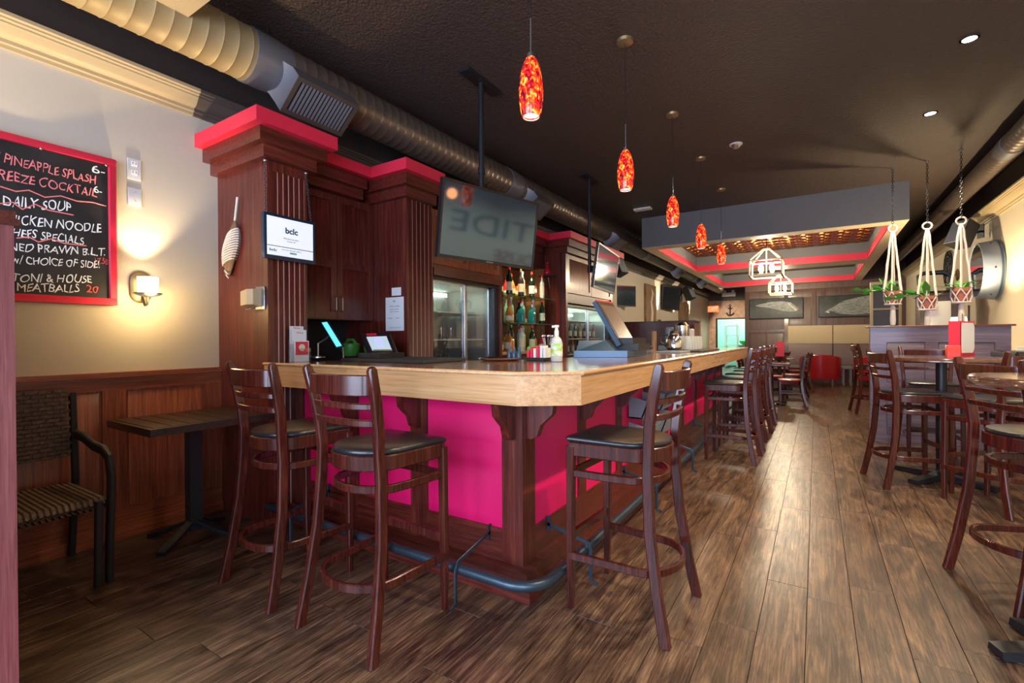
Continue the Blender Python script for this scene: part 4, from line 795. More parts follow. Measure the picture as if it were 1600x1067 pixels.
wp = atx(488, 532, -3.28); single('power_outlet', MB().bevbox(-3.649, -3.64, 2.25, 2.32, 1.10, 1.22, .002), 'label', 'beige outlet plate in the dark niche under the wall cabinet', 'outlet')
# spray bottle
sb = Thing('spray_bottle', 'clear hand sanitiser bottle with green label and pump at the bar corner', 'bottle', (-1.40, 2.72, ZT)); sx, sy_ = -1.40, 2.72
sb.part('body', MB().lathe([(.034, 0), (.038, .006), (.038, .12), (.03, .145), (.015, .16), (.015, .168)], 18, (sx, sy_, ZT)), 'clear'); M['lime'] = noisemat('lime_label', [(.4, (.75, .78, .7)), (.6, (.35, .6, .1))], 30, .5)
sb.part('label', MB().lathe([(.0387, .035), (.0387, .115)], 18, (sx, sy_, ZT), cap=False), 'lime'); sb.part('pump', MB().lathe([(.014, .165), (.014, .195), (.010, .20), (.010, .215), (.016, .218), (.016, .232)], 12, (sx, sy_, ZT)).box(sx-.03, sx, sy_-.006, sy_+.006, ZT+.216, ZT+.23), 'white')
cd_ = Thing('condiment_caddy', 'caddy of red and white packets beside the sanitiser bottle', 'caddy', (-1.58, 2.80, ZT))
cd_.part('tray', MB().box(-1.66, -1.50, 2.74, 2.86, ZT, ZT+.02), 'black')
for k, (x, m, h) in enumerate(((-1.645, 'red', .07), (-1.62, 'red', .09), (-1.595, 'white', .08), (-1.57, 'red', .10), (-1.545, 'paper', .10), (-1.52, 'white', .085))): cd_.part('packet', MB().box(x, x+.018, 2.76, 2.84, ZT+.02, ZT+h), m)
pl_ = Thing('lime_bowl', 'bowl of bright green limes behind the packets', 'bowl', (-1.72, 2.98, ZT-.0)); pl_.part('bowl', MB().lathe([(.03, 0), (.05, .03), (.055, .06), (.05, .06), (.03, .01)], 16, (-1.72, 2.98, ZT)), 'grey')
for k in range(5): pl_.part('lime', MB().ball((-1.72+.025*math.cos(k*1.26), 2.98+.025*math.sin(k*1.26), ZT+.07), .026, 8), 'leaf')
ut = Thing('utensil_pot', 'dark pot of bar spoons and straws next to the limes', 'pot', (-1.66, 3.08, ZT)); ut.part('pot', MB().lathe([(.035, 0), (.042, .10), (.038, .10), (.03, .01)], 16, (-1.66, 3.08, ZT)), 'iron')
for k in range(5): ut.part('spoon', MB().tube([(-1.66, 3.08, ZT+.02), (-1.66+.04*math.cos(k*1.3), 3.08+.03*math.sin(k*1.3), ZT+.16)], .004, 6).ball((-1.66+.04*math.cos(k*1.3), 3.08+.03*math.sin(k*1.3), ZT+.165), .012, 8), 'steel')
sh_ = Thing('shaker_rack', 'row of three small blue bottles next to the pale tray', 'rack', (-1.80, 2.86, ZT))
for k in range(3): sh_.part('shaker', MB().lathe([(.016, 0), (.018, .05), (.009, .065), (.009, .085)], 12, (-1.85+.04*k, 2.86, ZT)), 'posb')
single('serving_tray', MB().lathe([(.001, .0), (.11, 0), (.145, .012), (.15, .018), (.14, .016), (.10, .006), (.001, .006)], 30, (-1.83, 2.70, ZT)), 'chrome', 'round pale metal tray on the bar inside the corner', 'tray')
# point of sale till
ps = Thing('till_terminal', 'blue grey till with a tilted screen standing on the bar', 'till', (-1.45, 3.75, ZT))
ps.part('base', MB().loft([[(-1.60, 3.40, ZT), (-1.22, 3.55, ZT), (-1.22, 4.05, ZT), (-1.60, 4.05, ZT)], [(-1.60, 3.40, ZT+.05), (-1.22, 3.55, ZT+.05), (-1.22, 4.05, ZT+.05), (-1.60, 4.05, ZT+.05)]]), 'posb')
ps.part('printer', MB().loft([[(-1.60, 3.45, ZT+.05), (-1.32, 3.56, ZT+.05), (-1.32, 3.98, ZT+.05), (-1.60, 3.98, ZT+.05)], [(-1.60, 3.50, ZT+.13), (-1.42, 3.60, ZT+.13), (-1.42, 3.95, ZT+.13), (-1.60, 3.95, ZT+.13)]]), 'posb')
q = [Vector((-1.52, 3.65, 1.53)), Vector((-1.52, 4.03, 1.53)), Vector((-1.31, 4.03, 1.17)), Vector((-1.31, 3.65, 1.17))]
nrm = (q[3]-q[0]).cross(q[1]-q[0]).normalized()
if nrm.x < 0: nrm = -nrm
quadbox(ps, 'screen_housing', q, -.035, 0, 'posb'); quadbox(ps, 'bezel', q, 0, .006, 'black', None, (.02, .02, .02, .02)); quadbox(ps, 'screen', q, .006, .008, plain('screen_beige_reflection', (.13, .105, .08), .3), None, (.10, .08, .10, .14)); quadbox(ps, 'red_edge', q, .0, .008, 'cap', None, (0, 0, -.02, .98))  # beige in the screen colour stands in for a reflection
ps.part('stand', MB().box(-1.36, -1.18, 3.70, 4.0, ZT+.05, ZT+.10).box(-1.35, -1.22, 3.68, 4.02, ZT+.10, ZT+.15), 'black')
single('clear_container', MB().box(-1.50, -1.33, 4.30, 4.62, ZT, ZT+.006).box(-1.50, -1.495, 4.30, 4.62, ZT, ZT+.07).box(-1.335, -1.33, 4.30, 4.62, ZT, ZT+.07).box(-1.50, -1.33, 4.30, 4.305, ZT, ZT+.07).box(-1.50, -1.33, 4.615, 4.62, ZT, ZT+.07), 'glass', 'clear plastic container on the bar beyond the till', 'container')
single('cutting_board', MB().bevbox(-1.34, -1.1, 4.72, 5.15, ZT, ZT+.015, .004), 'grey', 'flat grey board on the bar before the coffee pot', 'board')
single('bar_mat', MB().bevbox(-1.5, -1.0, 5.16, 6.3, ZT, ZT+.012, .004), 'matte', 'black rubber mat under the coffee pot and glasses', 'mat')
cp_ = Thing('coffee_pot', 'glass coffee pot with black handle on the bar', 'coffee pot', (-1.3, 5.3, ZT+.012))
cp_.part('glass_body', MB().lathe([(.06, 0), (.085, .03), (.085, .10), (.06, .15), (.045, .17), (.05, .185)], 20, (-1.3, 5.3, ZT+.012)), 'chrome'); cp_.part('lid', MB().lathe([(.05, .185), (.045, .20), (.02, .215)], 18, (-1.3, 5.3, ZT+.012)), 'black')
cp_.part('handle', MB().tube([(-1.36, 5.28, ZT+.18), (-1.43, 5.27, ZT+.18), (-1.44, 5.27, ZT+.10), (-1.38, 5.28, ZT+.06)], .011, 8, (0, 1, 0)), 'black')
single('menu_book', MB().box(-1.47, -1.45, 5.05, 5.16, ZT, ZT+.22), 'carved', 'narrow tan menu standing by the coffee pot', 'menu')
for k in range(10):
    x, y = (-1.20, 5.50+.145*(k//2)) if k % 2 else (-1.33, 5.53+.145*(k//2))
    t = single('beer_glass', MB().lathe([(.044, 0), (.046, .004), (.034, .15), (.036, .155), (.033, .155), (.042, .008)], 14, (x, y, ZT+.012)), 'glassb', f'upturned beer glass in the {"aisle" if k%2 else "inner"} line on the mat, {["nearest", "second", "third", "fourth", "farthest"][k//2]}', 'glass', 'beer glasses on the bar mat')
# ================================================================ CEILING THINGS
def duct(name, x, z, r, y0, y1, label, fittings, mat='duct', step=.085):
    t = Thing(name, label, 'duct', (x, y0, z))
    segs = sorted(fittings); ys_ = [y0]+[f for f in segs]+[y1]
    for a, c in zip(ys_[:-1], ys_[1:]):
        a2 = a+(.24 if a != y0 else 0); prof = []; y = a2
        while y < c-.02:
            prof += [(r, y), (r, y+step-.018), (r*1.022, y+step-.009)]; y += step
        prof.append((r, c)); t.part('pipe', MB().lathe([(rr, yy) for rr, yy in prof], 28, (x, 0, z), 'y'), 'duct_gold' if (a == y0 and x < 0) else mat)
        if c != y1: t.part('collar', MB().lathe([(r*1.06, c-.01), (r*1.06, c+.12), (r*1.0, c+.24)], 28, (x, 0, z), 'y'), 'duct2')
    y = y0+.8
    while y < y1:
        t.part('hanger', MB().tube([(x, y, z+r), (x, y, ZC)], .006, 6, (0, 1, 0)), 'iron'); y += 2.6
    return t
DX, DZ, DR = -3.06, 3.045, .16
dl = duct('round_duct', DX, DZ, DR, -1.6, YB+3, 'large spiral air duct running along the left wall above the bar', (1.66, 4.6, 9.8, 14.5))
dr = duct('round_duct', 1.64, 3.12, .105, -1.6, YB-.05, 'slimmer spiral air duct running along the right wall', (3.0, 6.6, 10.2))
def vent(y, L_, label, x=DX, z=DZ, r=DR):
    t = Thing('air_vent', label, 'vent', (x, y, z-r))
    n_ = Vector((.62, 0, -.78)); tt = Vector((.78, 0, .62)); c_ = Vector((x, 0, z)); hw = .135
    def R(d, h, a, b_): return [c_+n_*d+tt*s*h+Vector((0, yy, 0)) for s, yy in ((-1, a), (1, a), (1, b_), (-1, b_))]
    t.part('boot', MB().loft([R(r*.6, hw*.8, y-L_/2-.05, y+L_/2+.05), R(r+.03, hw, y-L_/2, y+L_/2), R(r+.12, hw, y-L_/2, y+L_/2)]), 'duct2')
    t.part('frame', MB().loft([R(r+.12, hw, y-L_/2, y-L_/2+.03), R(r+.127, hw, y-L_/2, y-L_/2+.03)]), 'duct'); t.part('frame', MB().loft([R(r+.12, hw, y+L_/2-.03, y+L_/2), R(r+.127, hw, y+L_/2-.03, y+L_/2)]), 'duct')
    for s in (-1, 1):
        q_ = [[c_+n_*d+tt*(s*hw-s*e)+Vector((0, yy, 0)) for e, yy in ((0, y-L_/2+.03), (.03, y-L_/2+.03), (.03, y+L_/2-.03), (0, y+L_/2-.03))] for d in (r+.12, r+.127)]
        t.part('frame', MB().loft(q_), 'duct')
    t.part('throat_shade', MB().loft([R(r+.1201, hw-.03, y-L_/2+.03, y+L_/2-.03), R(r+.1206, hw-.03, y-L_/2+.03, y+L_/2-.03)]), 'shadow')  # near-black sheet stands in for the shade inside the vent
    k = 0; yy = y-L_/2+.045
    while yy < y+L_/2-.035:
        t.part('louvre', MB().loft([[c_+n_*d+tt*s*(hw-.03)+Vector((0, yy+o_, 0)) for s, o_, d in ((-1, 0, r+.121), (1, 0, r+.121), (1, .012, r+.127), (-1, .012, r+.127))], [c_+n_*d+tt*s*(hw-.03)+Vector((0, yy+o_, 0)) for s, o_, d in ((-1, .003, r+.121), (1, .003, r+.121), (1, .015, r+.127), (-1, .015, r+.127))]]), 'duct2'); yy += .027
    return t
vent(2.08, .48, 'louvred air vent boot nearest the camera on the left duct'); vent(5.15, .42, 'louvred air vent boot above the hanging television'); vent(7.95, .42, 'louvred air vent boot above the far cabinet')
vent(12.4, .42, 'small air vent boot far along the left duct'); vent(15.4, .42, 'farthest air vent boot near the exit sign')
ap = atz(293, 28, 3.0); single('ceiling_panel', MB().box(ap.x-.02, ap.x+.35, ap.y-.9, ap.y, 3.0, 3.03).box(ap.x+.1, ap.x+.13, ap.y-.5, ap.y-.47, 3.03, ZC), 'mold', 'pale flat panel hanging under the ceiling at the top left', 'panel')
# pendants over the bar
def pendant(y, i):
    x = -1.12; zb = 2.255; order = ('nearest the camera', 'second from the camera', 'third from the camera', 'fourth from the camera', 'farthest from the camera')[i]
    t = Thing('pendant_lamp', f'red and amber art glass pendant lamp over the bar, {order}', 'lamp', (x, y, zb), group='art glass pendants over the bar')
    t.part('canopy', MB().lathe([(.001, ZC-.03), (.03, ZC-.03), (.055, ZC-.02), (.06, ZC-.001)], 20, (x, y, 0)), 'brass'); t.part('cord', MB().tube([(x, y, zb+.46), (x, y, ZC-.02)], .0025, 6, (0, 1, 0)), 'iron')
    if n < 3:
        P_ = [Vector((x-.03, y, zc+.08)), Vector((x-.10, y-.02, zc+.12)), Vector((x-.20, y-.04, zc+.10)), Vector((x-.30, y-.05, zc+.09+(.03 if n == 1 else -.02)))]
        t.part('trailing_stem', MB().tube(P_, .006, 6), 'leaf')
        for j, q_ in enumerate((P_[1], P_[2], P_[3], P_[2])):
            d = Vector((-1, -.1, (.35, .1, .05, -.3)[j])).normalized(); s_ = Vector((-.25, .1, .95)).cross(d).normalized(); s_ = (s_+Vector((0, 0, .8))).normalized(); L_ = .13; w_ = .04
            ce = q_+d*L_*.5; t.part('leaf', MB().add([q_, ce+s_*w_, q_+d*L_, ce-s_*w_, ce+Vector((0, -.012, 0))], [(0, 1, 4), (1, 2, 4), (2, 3, 4), (3, 0, 4)]), 'leaf')
    t.part('stem', MB().tube([(x, y, zb+.285), (x, y, zb+.46)], .004, 8, (0, 1, 0)), 'chrome'); t.part('socket', MB().lathe([(.02, .27), (.018, .295), (.005, .30)], 14, (x, y, zb)), 'steel')
    t.part('glass_shade', MB().lathe([(.040, 0), (.050, .03), (.056, .08), (.057, .12), (.052, .18), (.040, .235), (.026, .268), (.018, .278)], 28, (x, y, zb), cap=False), 'shade')
    t.part('rim', MB().lathe([(.0405, .0), (.0405, .004), (.037, .004), (.037, 0)], 24, (x, y, zb), cap=False), 'white')
    t.part('inner_glow', MB().lathe([(.001, .012), (.038, .012)], 20, (x, y, zb), cap=False), M['pglow'])
    spot('pendant_light', (x, y, zb-.005), (x, y, 0), 15, (1, .72, .42), 140, .5, .03); point('pendant_glow', (x+.09, y-.12, zb+.1), .7, (1, .25, .06), .05)
M['pglow'] = plain('opal_diffuser', (1, .9, .7), .5, emit=(1, .9, .75), es=2.6)
for i, y in enumerate((1.93, 3.24, 4.54, 5.83, 7.21)): pendant(y, i)
def chandelier(y, z, label):
    x = -.775; t = Thing('lantern_chandelier', label, 'chandelier', (x, y, z), group='lantern chandeliers in the coffers')
    a, b_, h, rt_ = .26, .26, .30, .52; m = 'gold'
    e = .012
    for sx in (-1, 1):
        for sy_ in (-1, 1):
            t.part('post', MB().box(x+sx*a-e, x+sx*a+e, y+sy_*b_-e, y+sy_*b_+e, z, z+h), m)
            t.part('strut', MB().sweep([(x+sx*a, y+sy_*b_, z+h), (x+sx*.05, y+sy_*.05, z+rt_)], chamf(.02, .02, .003)), m)
    for zz in (z, z+h-.02):
        t.part('hoop', MB().box(x-a-e, x+a+e, y-b_-e, y-b_+e, zz, zz+.024).box(x-a-e, x+a+e, y+b_-e, y+b_+e, zz, zz+.024).box(x-a-e, x-a+e, y-b_, y+b_, zz, zz+.024).box(x+a-e, x+a+e, y-b_, y+b_, zz, zz+.024), m)
    t.part('top_cap', MB().lathe([(.07, rt_-.01), (.07, rt_+.01), (.01, rt_+.03)], 14, (x, y, z)), m); t.part('rod', MB().tube([(x, y, z+rt_), (x, y, 3.13)], .007, 8, (0, 1, 0)), 'iron')
    t.part('tray', MB().box(x-.14, x+.14, y-.14, y+.14, z+.05, z+.06).box(x-.008, x+.008, y-.008, y+.008, z+.06, z+rt_), m)
    for sx in (-.09, .09):
        for sy_ in (-.09, .09): t.part('bulb', MB().lathe([(.012, .06), (.016, .09), (.035, .13), (.035, .19), (.02, .235), (.002, .245)], 12, (x+sx, y+sy_, z)), 'bulb')
    point('chandelier_light', (x, y, z+.30), 120, (1, .84, .6), .12)
M['gold'] = plain('pale_gold_metal', (.62, .52, .30), .3, .6)
chandelier(10.0, 2.34, 'pale gold lantern chandelier in the near coffer'); chandelier(14.2, 2.34, 'pale gold lantern chandelier in the far coffer')
spot('passage_fill_light', (-2.75, 18.4, 3.27), (-2.75, 18.9, 1), 220, (1, .82, .6), 140, .6, .05)  # added spot, with a made-up downlight fixture, to brighten the passage wall
for k, (x, y) in enumerate(((.907, 4.54), (.9, 5.85), (-2.75, 18.4))):
    t = Thing('recessed_downlight', ('bright recessed ceiling downlight nearer the camera', 'bright recessed ceiling downlight nearer the hanging plants', 'added downlight brightening the kitchen passage')[k], 'lamp', (x, y, 3.27)); t.part('trim_ring', MB().lathe([(.055, -.008), (.055, 0), (.04, 0), (.04, -.006)], 24, (x, y, ZC), cap=False), 'brown'); t.part('lens', MB().lathe([(.001, -.004), (.04, -.004)], 20, (x, y, ZC), cap=False), M['dlens'] if 'dlens' in M else M.setdefault('dlens', plain('downlight_lens', (1, .9, .8), .5, emit=(1, .88, .7), es=40)))
sm = Thing('smoke_detector', 'small white ceiling detector beyond the first pendants', 'detector', (-.722, 5.62, 3.25)); sm.part('base', MB().lathe([(.065, -.012), (.065, -.001)], 20, (-.722, 5.62, ZC)), 'white'); sm.part('dome', MB().lathe([(.015, -.05), (.035, -.04), (.05, -.012)], 20, (-.722, 5.62, ZC)), 'steel')
single('ceiling_sign_box', MB().bevbox(-2.47, -2.2, 7.50, 7.62, ZC-.03, ZC-.001, .004), 'white', 'small pale rectangular fitting on the ceiling left of the dropped frame', 'fitting')
# ================================================================ TELEVISIONS
def tv(name, cen, ang, tilt, W, H_, label, pole=None, mount=None, sc_mat='screen', logo=False):
    """ang: heading of the screen normal in plan, tilt: screen leaning down"""
    n_ = Vector((math.cos(ang)*math.cos(tilt), math.sin(ang)*math.cos(tilt), -math.sin(tilt))); r_ = Vector((-math.sin(ang), math.cos(ang), 0)); u_ = n_.cross(r_)
    T = Matrix(((r_.x, u_.x, n_.x, cen[0]), (r_.y, u_.y, n_.y, cen[1]), (r_.z, u_.z, n_.z, cen[2]), (0, 0, 0, 1)))
    t = Thing(name, label, 'television', cen)
    a, b_ = W/2, H_/2
    t.part('case', MB().loft([[(-a, -b_, -.03), (a, -b_, -.03), (a, b_, -.03), (-a, b_, -.03)], [(-a, -b_, 0), (a, -b_, 0), (a, b_, 0), (-a, b_, 0)]], T=T).loft([[(-a*.6, -b_*.7, -.07), (a*.6, -b_*.7, -.07), (a*.6, b_*.6, -.07), (-a*.6, b_*.6, -.07)], [(-a*.8, -b_*.9, -.03), (a*.8, -b_*.9, -.03), (a*.8, b_*.8, -.03), (-a*.8, b_*.8, -.03)]], T=T), 'black')
    bz = .018
    t.part('bezel', MB().box(-a, a, b_-bz, b_, 0, .006, T=T).box(-a, a, -b_, -b_+bz*1.4, 0, .006, T=T).box(-a, -a+bz, -b_+bz*1.4, b_-bz, 0, .006, T=T).box(a-bz, a, -b_+bz*1.4, b_-bz, 0, .006, T=T), 'black')
    t.part('screen', MB().box(-a+bz, a-bz, -b_+bz*1.4, b_-bz, 0, .002, T=T), sc_mat)
    if logo: text('logo_lettering', 'SAMSUNG', T @ Vector((-.035, -b_+.008, .0065)), r_, u_, .010, 'steel', t.o, .07, t.loc, .0003)
    if pole:
        px_, py_ = pole; bk_ = T @ Vector((0, .0, -.07))
        t.part('pole', MB().tube([(px_, py_, bk_.z-.05), (px_, py_, ZC)], .022, 10, (0, 1, 0)).tube([(px_, py_, bk_.z+.45), (px_, py_, bk_.z+.50)], .03, 10, (0, 1, 0)), 'iron')
        t.part('ceiling_plate', MB().box(px_-.05, px_+.05, py_-.22, py_+.22, ZC-.025, ZC), 'iron')
        t.part('bracket', MB().sweep([(px_, py_, bk_.z), tuple(bk_)], chamf(.08, .08)), 'iron').parent = t.o
        t.part('mount_plate', MB().loft([[(-.1, -.1, -.085), (.1, -.1, -.085), (.1, .14, -.085), (-.1, .14, -.085)], [(-.1, -.1, -.07), (.1, -.1, -.07), (.1, .14, -.07), (-.1, .14, -.07)]], T=T), 'iron')
    if mount: t.part('wall_arm', MB().sweep([tuple(T @ Vector((0, 0, -.07))), mount], chamf(.05, .05)), 'iron')
    return t, T
n1_ = math.atan2(-.235, .972)
tv('hanging_television', (-2.135, 3.06, 2.09), n1_, math.radians(8), .99, .56, 'large flat television on a ceiling pole facing the aisle above the bar', pole=(-2.27, 3.11), logo=True)
L1, L2 = (atk(935, 380.5, 5.75)+atk(927, 448, 5.75))/2, (atk(965.6, 401, 6.75)+atk(961, 458, 6.75))/2
c_ = (L1+L2)/2; d_ = L2-L1
tv('hanging_television', tuple(c_), math.atan2(-d_.x, d_.y), math.radians(8), d_.length, .54, 'second ceiling hung television farther along the bar reflecting a chandelier', pole=(c_.x-.16, c_.y-.2))
tv('wall_television', (-3.50, 14.0, 2.38), math.radians(-8), .08, 1.25, .70, 'flat television on the left wall beyond the carved panel', mount=(XL, 14.0, 2.38))
tv('wall_television', (-3.54, 10.15, 2.15), math.radians(-30), 0, .62, .46, 'small dark television on the left wall under a speaker', mount=(XL, 10.2, 2.15))
def speaker(loc, rz, label, wall, s=1):
    t = Thing('wall_speaker', label, 'speaker', loc, rz, world=False)
    Tt = Matrix.Rotation(math.radians(-25), 4, 'X')
    t.part('cabinet', MB().loft([[(-.13, -.10, -.18), (.13, -.10, -.18), (.10, .10, -.18), (-.10, .10, -.18)], [(-.13, -.10, .18), (.13, -.10, .18), (.10, .10, .18), (-.10, .10, .18)]], T=Tt), 'matte'); t.part('grille', MB().bevbox(-.12, .12, -.112, -.10, -.17, .17, .004, T=Tt), 'grey')
    t.part('bracket', MB().tube([(0, .08, 0), (0, wall, .05)], .015, 8).box(-.05, .05, wall-.01, wall, -.05, .15), 'iron'); t.o.scale = (s, s, s); return t
speaker((-3.38, 9.3, 2.66), math.radians(75), 'grey speaker on the left wall near the second television', .24)
speaker((-3.38, 15.6, 2.62), math.radians(75), 'grey speaker on the left wall beyond the wall television', .24, 1.15)
sp = atx(1507, 375, 1.72)
speaker((1.70, sp.y, 2.62), math.radians(-55), 'large blue grey speaker on the right wall above the round mirror', .28, .95)
# left wall art
a_ = Thing('heron_carving', 'tall carved wooden plank with pale heron relief on the left wall', 'artwork', (-3.63, 12.3, 1.6))
a_.part('plank', MB().bevbox(XL, -3.60, 11.9, 12.8, 1.45, 2.60, .006), 'carved'); a_.part('relief', MB().sweep([(-3.60, 12.35, 1.5), (-3.59, 12.38, 1.9), (-3.59, 12.30, 2.15), (-3.59, 12.42, 2.35), (-3.59, 12.35, 2.48), (-3.595, 12.6, 2.35)], chamf(.10, .03, .01), (1, 0, 0), [1.6, 1.4, 1, .7, .6, .2]), 'rope')
single('driftwood_carving', MB().prism([(0, 0), (0, .45), (.2, .62), (.5, .60), (.9, .66), (1.3, .60), (1.4, .4), (1.3, .2), (1.3, 0)], 0, .04, T=Matrix(((0, 0, 1, XL), (1, 0, 0, 15.4), (0, 1, 0, 1.75), (0, 0, 0, 1)))), 'carved', 'irregular carved driftwood board farther along the left wall', 'artwork')
for y in (13.1, 14.85, 16.9):
    t = single('wall_uplight', MB().lathe([(.03, 0), (.05, .10), (.04, .10), (.02, .02)], 14, (-3.59, y, 1.62)), 'brass', f'small wall uplight on the left wall, {"near the carved plank" if y<14 else "between television and driftwood board" if y<16 else "just before the exit sign"}', 'lamp')
    spot('uplight_beam', (-3.52, y, 1.76), (-3.66, y, 2.6), 230, (1, .84, .55), 34, .3, .02)
# dark partition behind the bar end
dp = Thing('dark_partition', 'dark purple brown service partition at the far end of the bar', 'partition', (-2.6, 8.6, 0)); dp.part('panel', MB().box(-3.05, -2.2, 8.5, 8.62, 0, 1.5), 'cherry'); dp.part('box', MB().box(-2.2, -1.75, 8.5, 8.95, 0, 1.5), 'cherry'); dp.part('cap', MB().box(-3.07, -2.2, 8.48, 8.64, 1.5, 1.52).box(-2.22, -1.73, 8.48, 8.97, 1.5, 1.52), 'dark_wood')
cm = Thing('coffee_urn', 'tall steel coffee urn and canisters behind the beer glasses', 'urn', (-1.9, 8.0, 0)); cm.part('cabinet', MB().box(-2.15, -1.66, 7.75, 8.25, 0, 1.10), 'grey')
cm.part('urn', MB().lathe([(.10, 1.10), (.11, 1.14), (.11, 1.42), (.06, 1.47)], 18, (-1.82, 7.95, 0)), 'chrome'); cm.part('canister', MB().lathe([(.07, 1.10), (.07, 1.38), (.05, 1.40)], 16, (-2.02, 7.95, 0)), 'grey'); cm.part('canister', MB().lathe([(.06, 1.10), (.06, 1.35), (.04, 1.37)], 16, (-1.73, 8.12, 0)), 'white')
# far end fittings
ex = Thing('exit_sign', 'glowing orange red exit sign on the left wall at the far end', 'sign', (XL+.04, 18.6, 2.25)); ex.part('case', MB().box(-3.35, -2.98, 18.58, 18.62, 2.16, 2.38), plain('exit_face', (.6, .1, .03), .5, emit=(1, .12, .03), es=1.1)); text('lettering', 'EXIT', (-3.31, 18.575, 2.20), (1, 0, 0), (0, 0, 1), .14, 'paper', ex.o, .29, ex.loc); ex.part('bracket', MB().tube([(-3.16, 18.6, 2.38), (-3.16, 18.6, 2.9), (XL, 18.6, 2.9)], .012, 8, (0, 1, 0)), 'iron')
em = Thing('emergency_light', 'white emergency light unit with two heads above the kitchen passage', 'lamp', (-2.95, 20.4, 2.86)); em.part('case', MB().bevbox(-3.15, -2.65, YK-.12, YK-.02, 2.84, 3.0, .01), 'white')
for x in (-3.05, -2.75): em.part('head', MB().lathe([(.03, 0), (.06, .03), (.06, .08), (.02, .10)], 12, (x, YK-.08, 3.0)), 'white')
an = Thing('anchor_ornament', 'dark anchor ornament hung above the kitchen doorway', 'ornament', (-2.86, YK-.03, 2.15)); ax = -2.86
an.part('shank', MB().tube([(ax, YK-.03, 2.12), (ax, YK-.03, 2.45)], .022, 8, (0, 1, 0)), 'iron'); an.part('flukes', MB().tube([(ax+.14*math.sin(q), YK-.03, 2.25-.14*math.cos(q)) for q in [-1.25+2.5*i/10 for i in range(11)]], .024, 8, (0, 1, 0)), 'iron'); an.part('stock', MB().tube([(ax-.08, YK-.03, 2.38), (ax+.08, YK-.03, 2.38)], .018, 8), 'iron'); an.part('ring', MB().tube([(ax+.035*math.cos(q), YK-.03, 2.49+.035*math.sin(q)) for q in [2*PI*i/12 for i in range(12)]], .01, 6, (0, 1, 0), True), 'iron')
# whale prints
def whale(x0, x1, z0, z1, pts, lab, extra):
    t = Thing('whale_print', lab, 'artwork', ((x0+x1)/2, YB-.05, z0)); t.part('canvas', MB().bevbox(x0, x1, YB-.075, YB-.036, z0, z1, .003), 'whale'); t.part('frame', MB().box(x0-.015, x1+.015, YB-.078, YB-.036, z1, z1+.015).box(x0-.015, x1+.015, YB-.078, YB-.036, z0-.015, z0).box(x0-.015, x0, YB-.078, YB-.036, z0, z1).box(x1, x1+.015, YB-.078, YB-.036, z0, z1), 'matte')
    W, H_ = x1-x0, z1-z0
    T = Matrix(((W, 0, 0, x0), (0, 0, 1, YB-.077), (0, H_, 0, z0), (0, 0, 0, 1)))
    t.part('printed_whale', MB().prism(pts, 0, .0015, T=T), 'whale2'); t.part('printed_fin', MB().prism(extra, -.001, .0005, T=T), 'rope')
whale(-1.70, -.33, 1.80, 2.37, [(.10, .66), (.16, .62), (.22, .60), (.35, .55), (.5, .45), (.62, .36), (.75, .30), (.88, .32), (.93, .42), (.86, .60), (.78, .78), (.6, .86), (.4, .84), (.25, .76), (.14, .72)], 'framed dark whale print on the back wall, left one with the small whale', [(.72, .75), (.74, .74), (.90, .36), (.88, .34)])
whale(.07, 1.47, 1.80, 2.37, [(.10, .26), (.2, .28), (.35, .12), (.6, .06), (.99, .14), (.99, .98), (.75, .95), (.55, .84), (.42, .76), (.35, .66), (.22, .44)], 'framed dark whale print on the back wall, right one filled by a grey whale', [(.10, .24), (.16, .26), (.18, .18), (.14, .2)])

# ================================================================ RIGHT SIDE
hwx0, hwx1, hy, hz = .53, 1.70, 6.93, 1.345
hw_ = Thing('half_wall', 'waist high panelled wooden half wall topped by a thin cap', 'partition', (1.1, 7.0, 0)); M['lilacwood'] = wood('half_wall_wood', (.065, .04, .06), (.12, .085, .125), (.20, .15, .21), 'x', 1, .35)
hw_.part('core', MB().box(hwx0, hwx1, hy+.02, hy+.14, 0, hz-.02), 'lilacwood'); hw_.part('cap', MB().bevbox(hwx0-.03, hwx1+.03, hy-.03, hy+.17, hz-.02, hz, .004), 'cherry_x')
for a, c in ((hwx0, .68), (1.02, 1.13), (1.58, hwx1)): hw_.part('stile', MB().box(a, c, hy, hy+.02, .1, hz-.02), 'lilacwood')
for z0, z1 in ((0, .10), (1.16, hz-.02), (.62, .70)): hw_.part('rail', MB().box(hwx0, hwx1, hy-.002, hy+.02, z0, z1), 'lilacwood')
for a, c in ((.68, 1.02), (1.13, 1.58)):
    for z0, z1 in ((.10, .62), (.70, 1.16)): hw_.part('panel', MB().bevbox(a+.006, c-.006, hy+.012, hy+.02, z0+.006, z1-.006, .002), 'lilacwood')
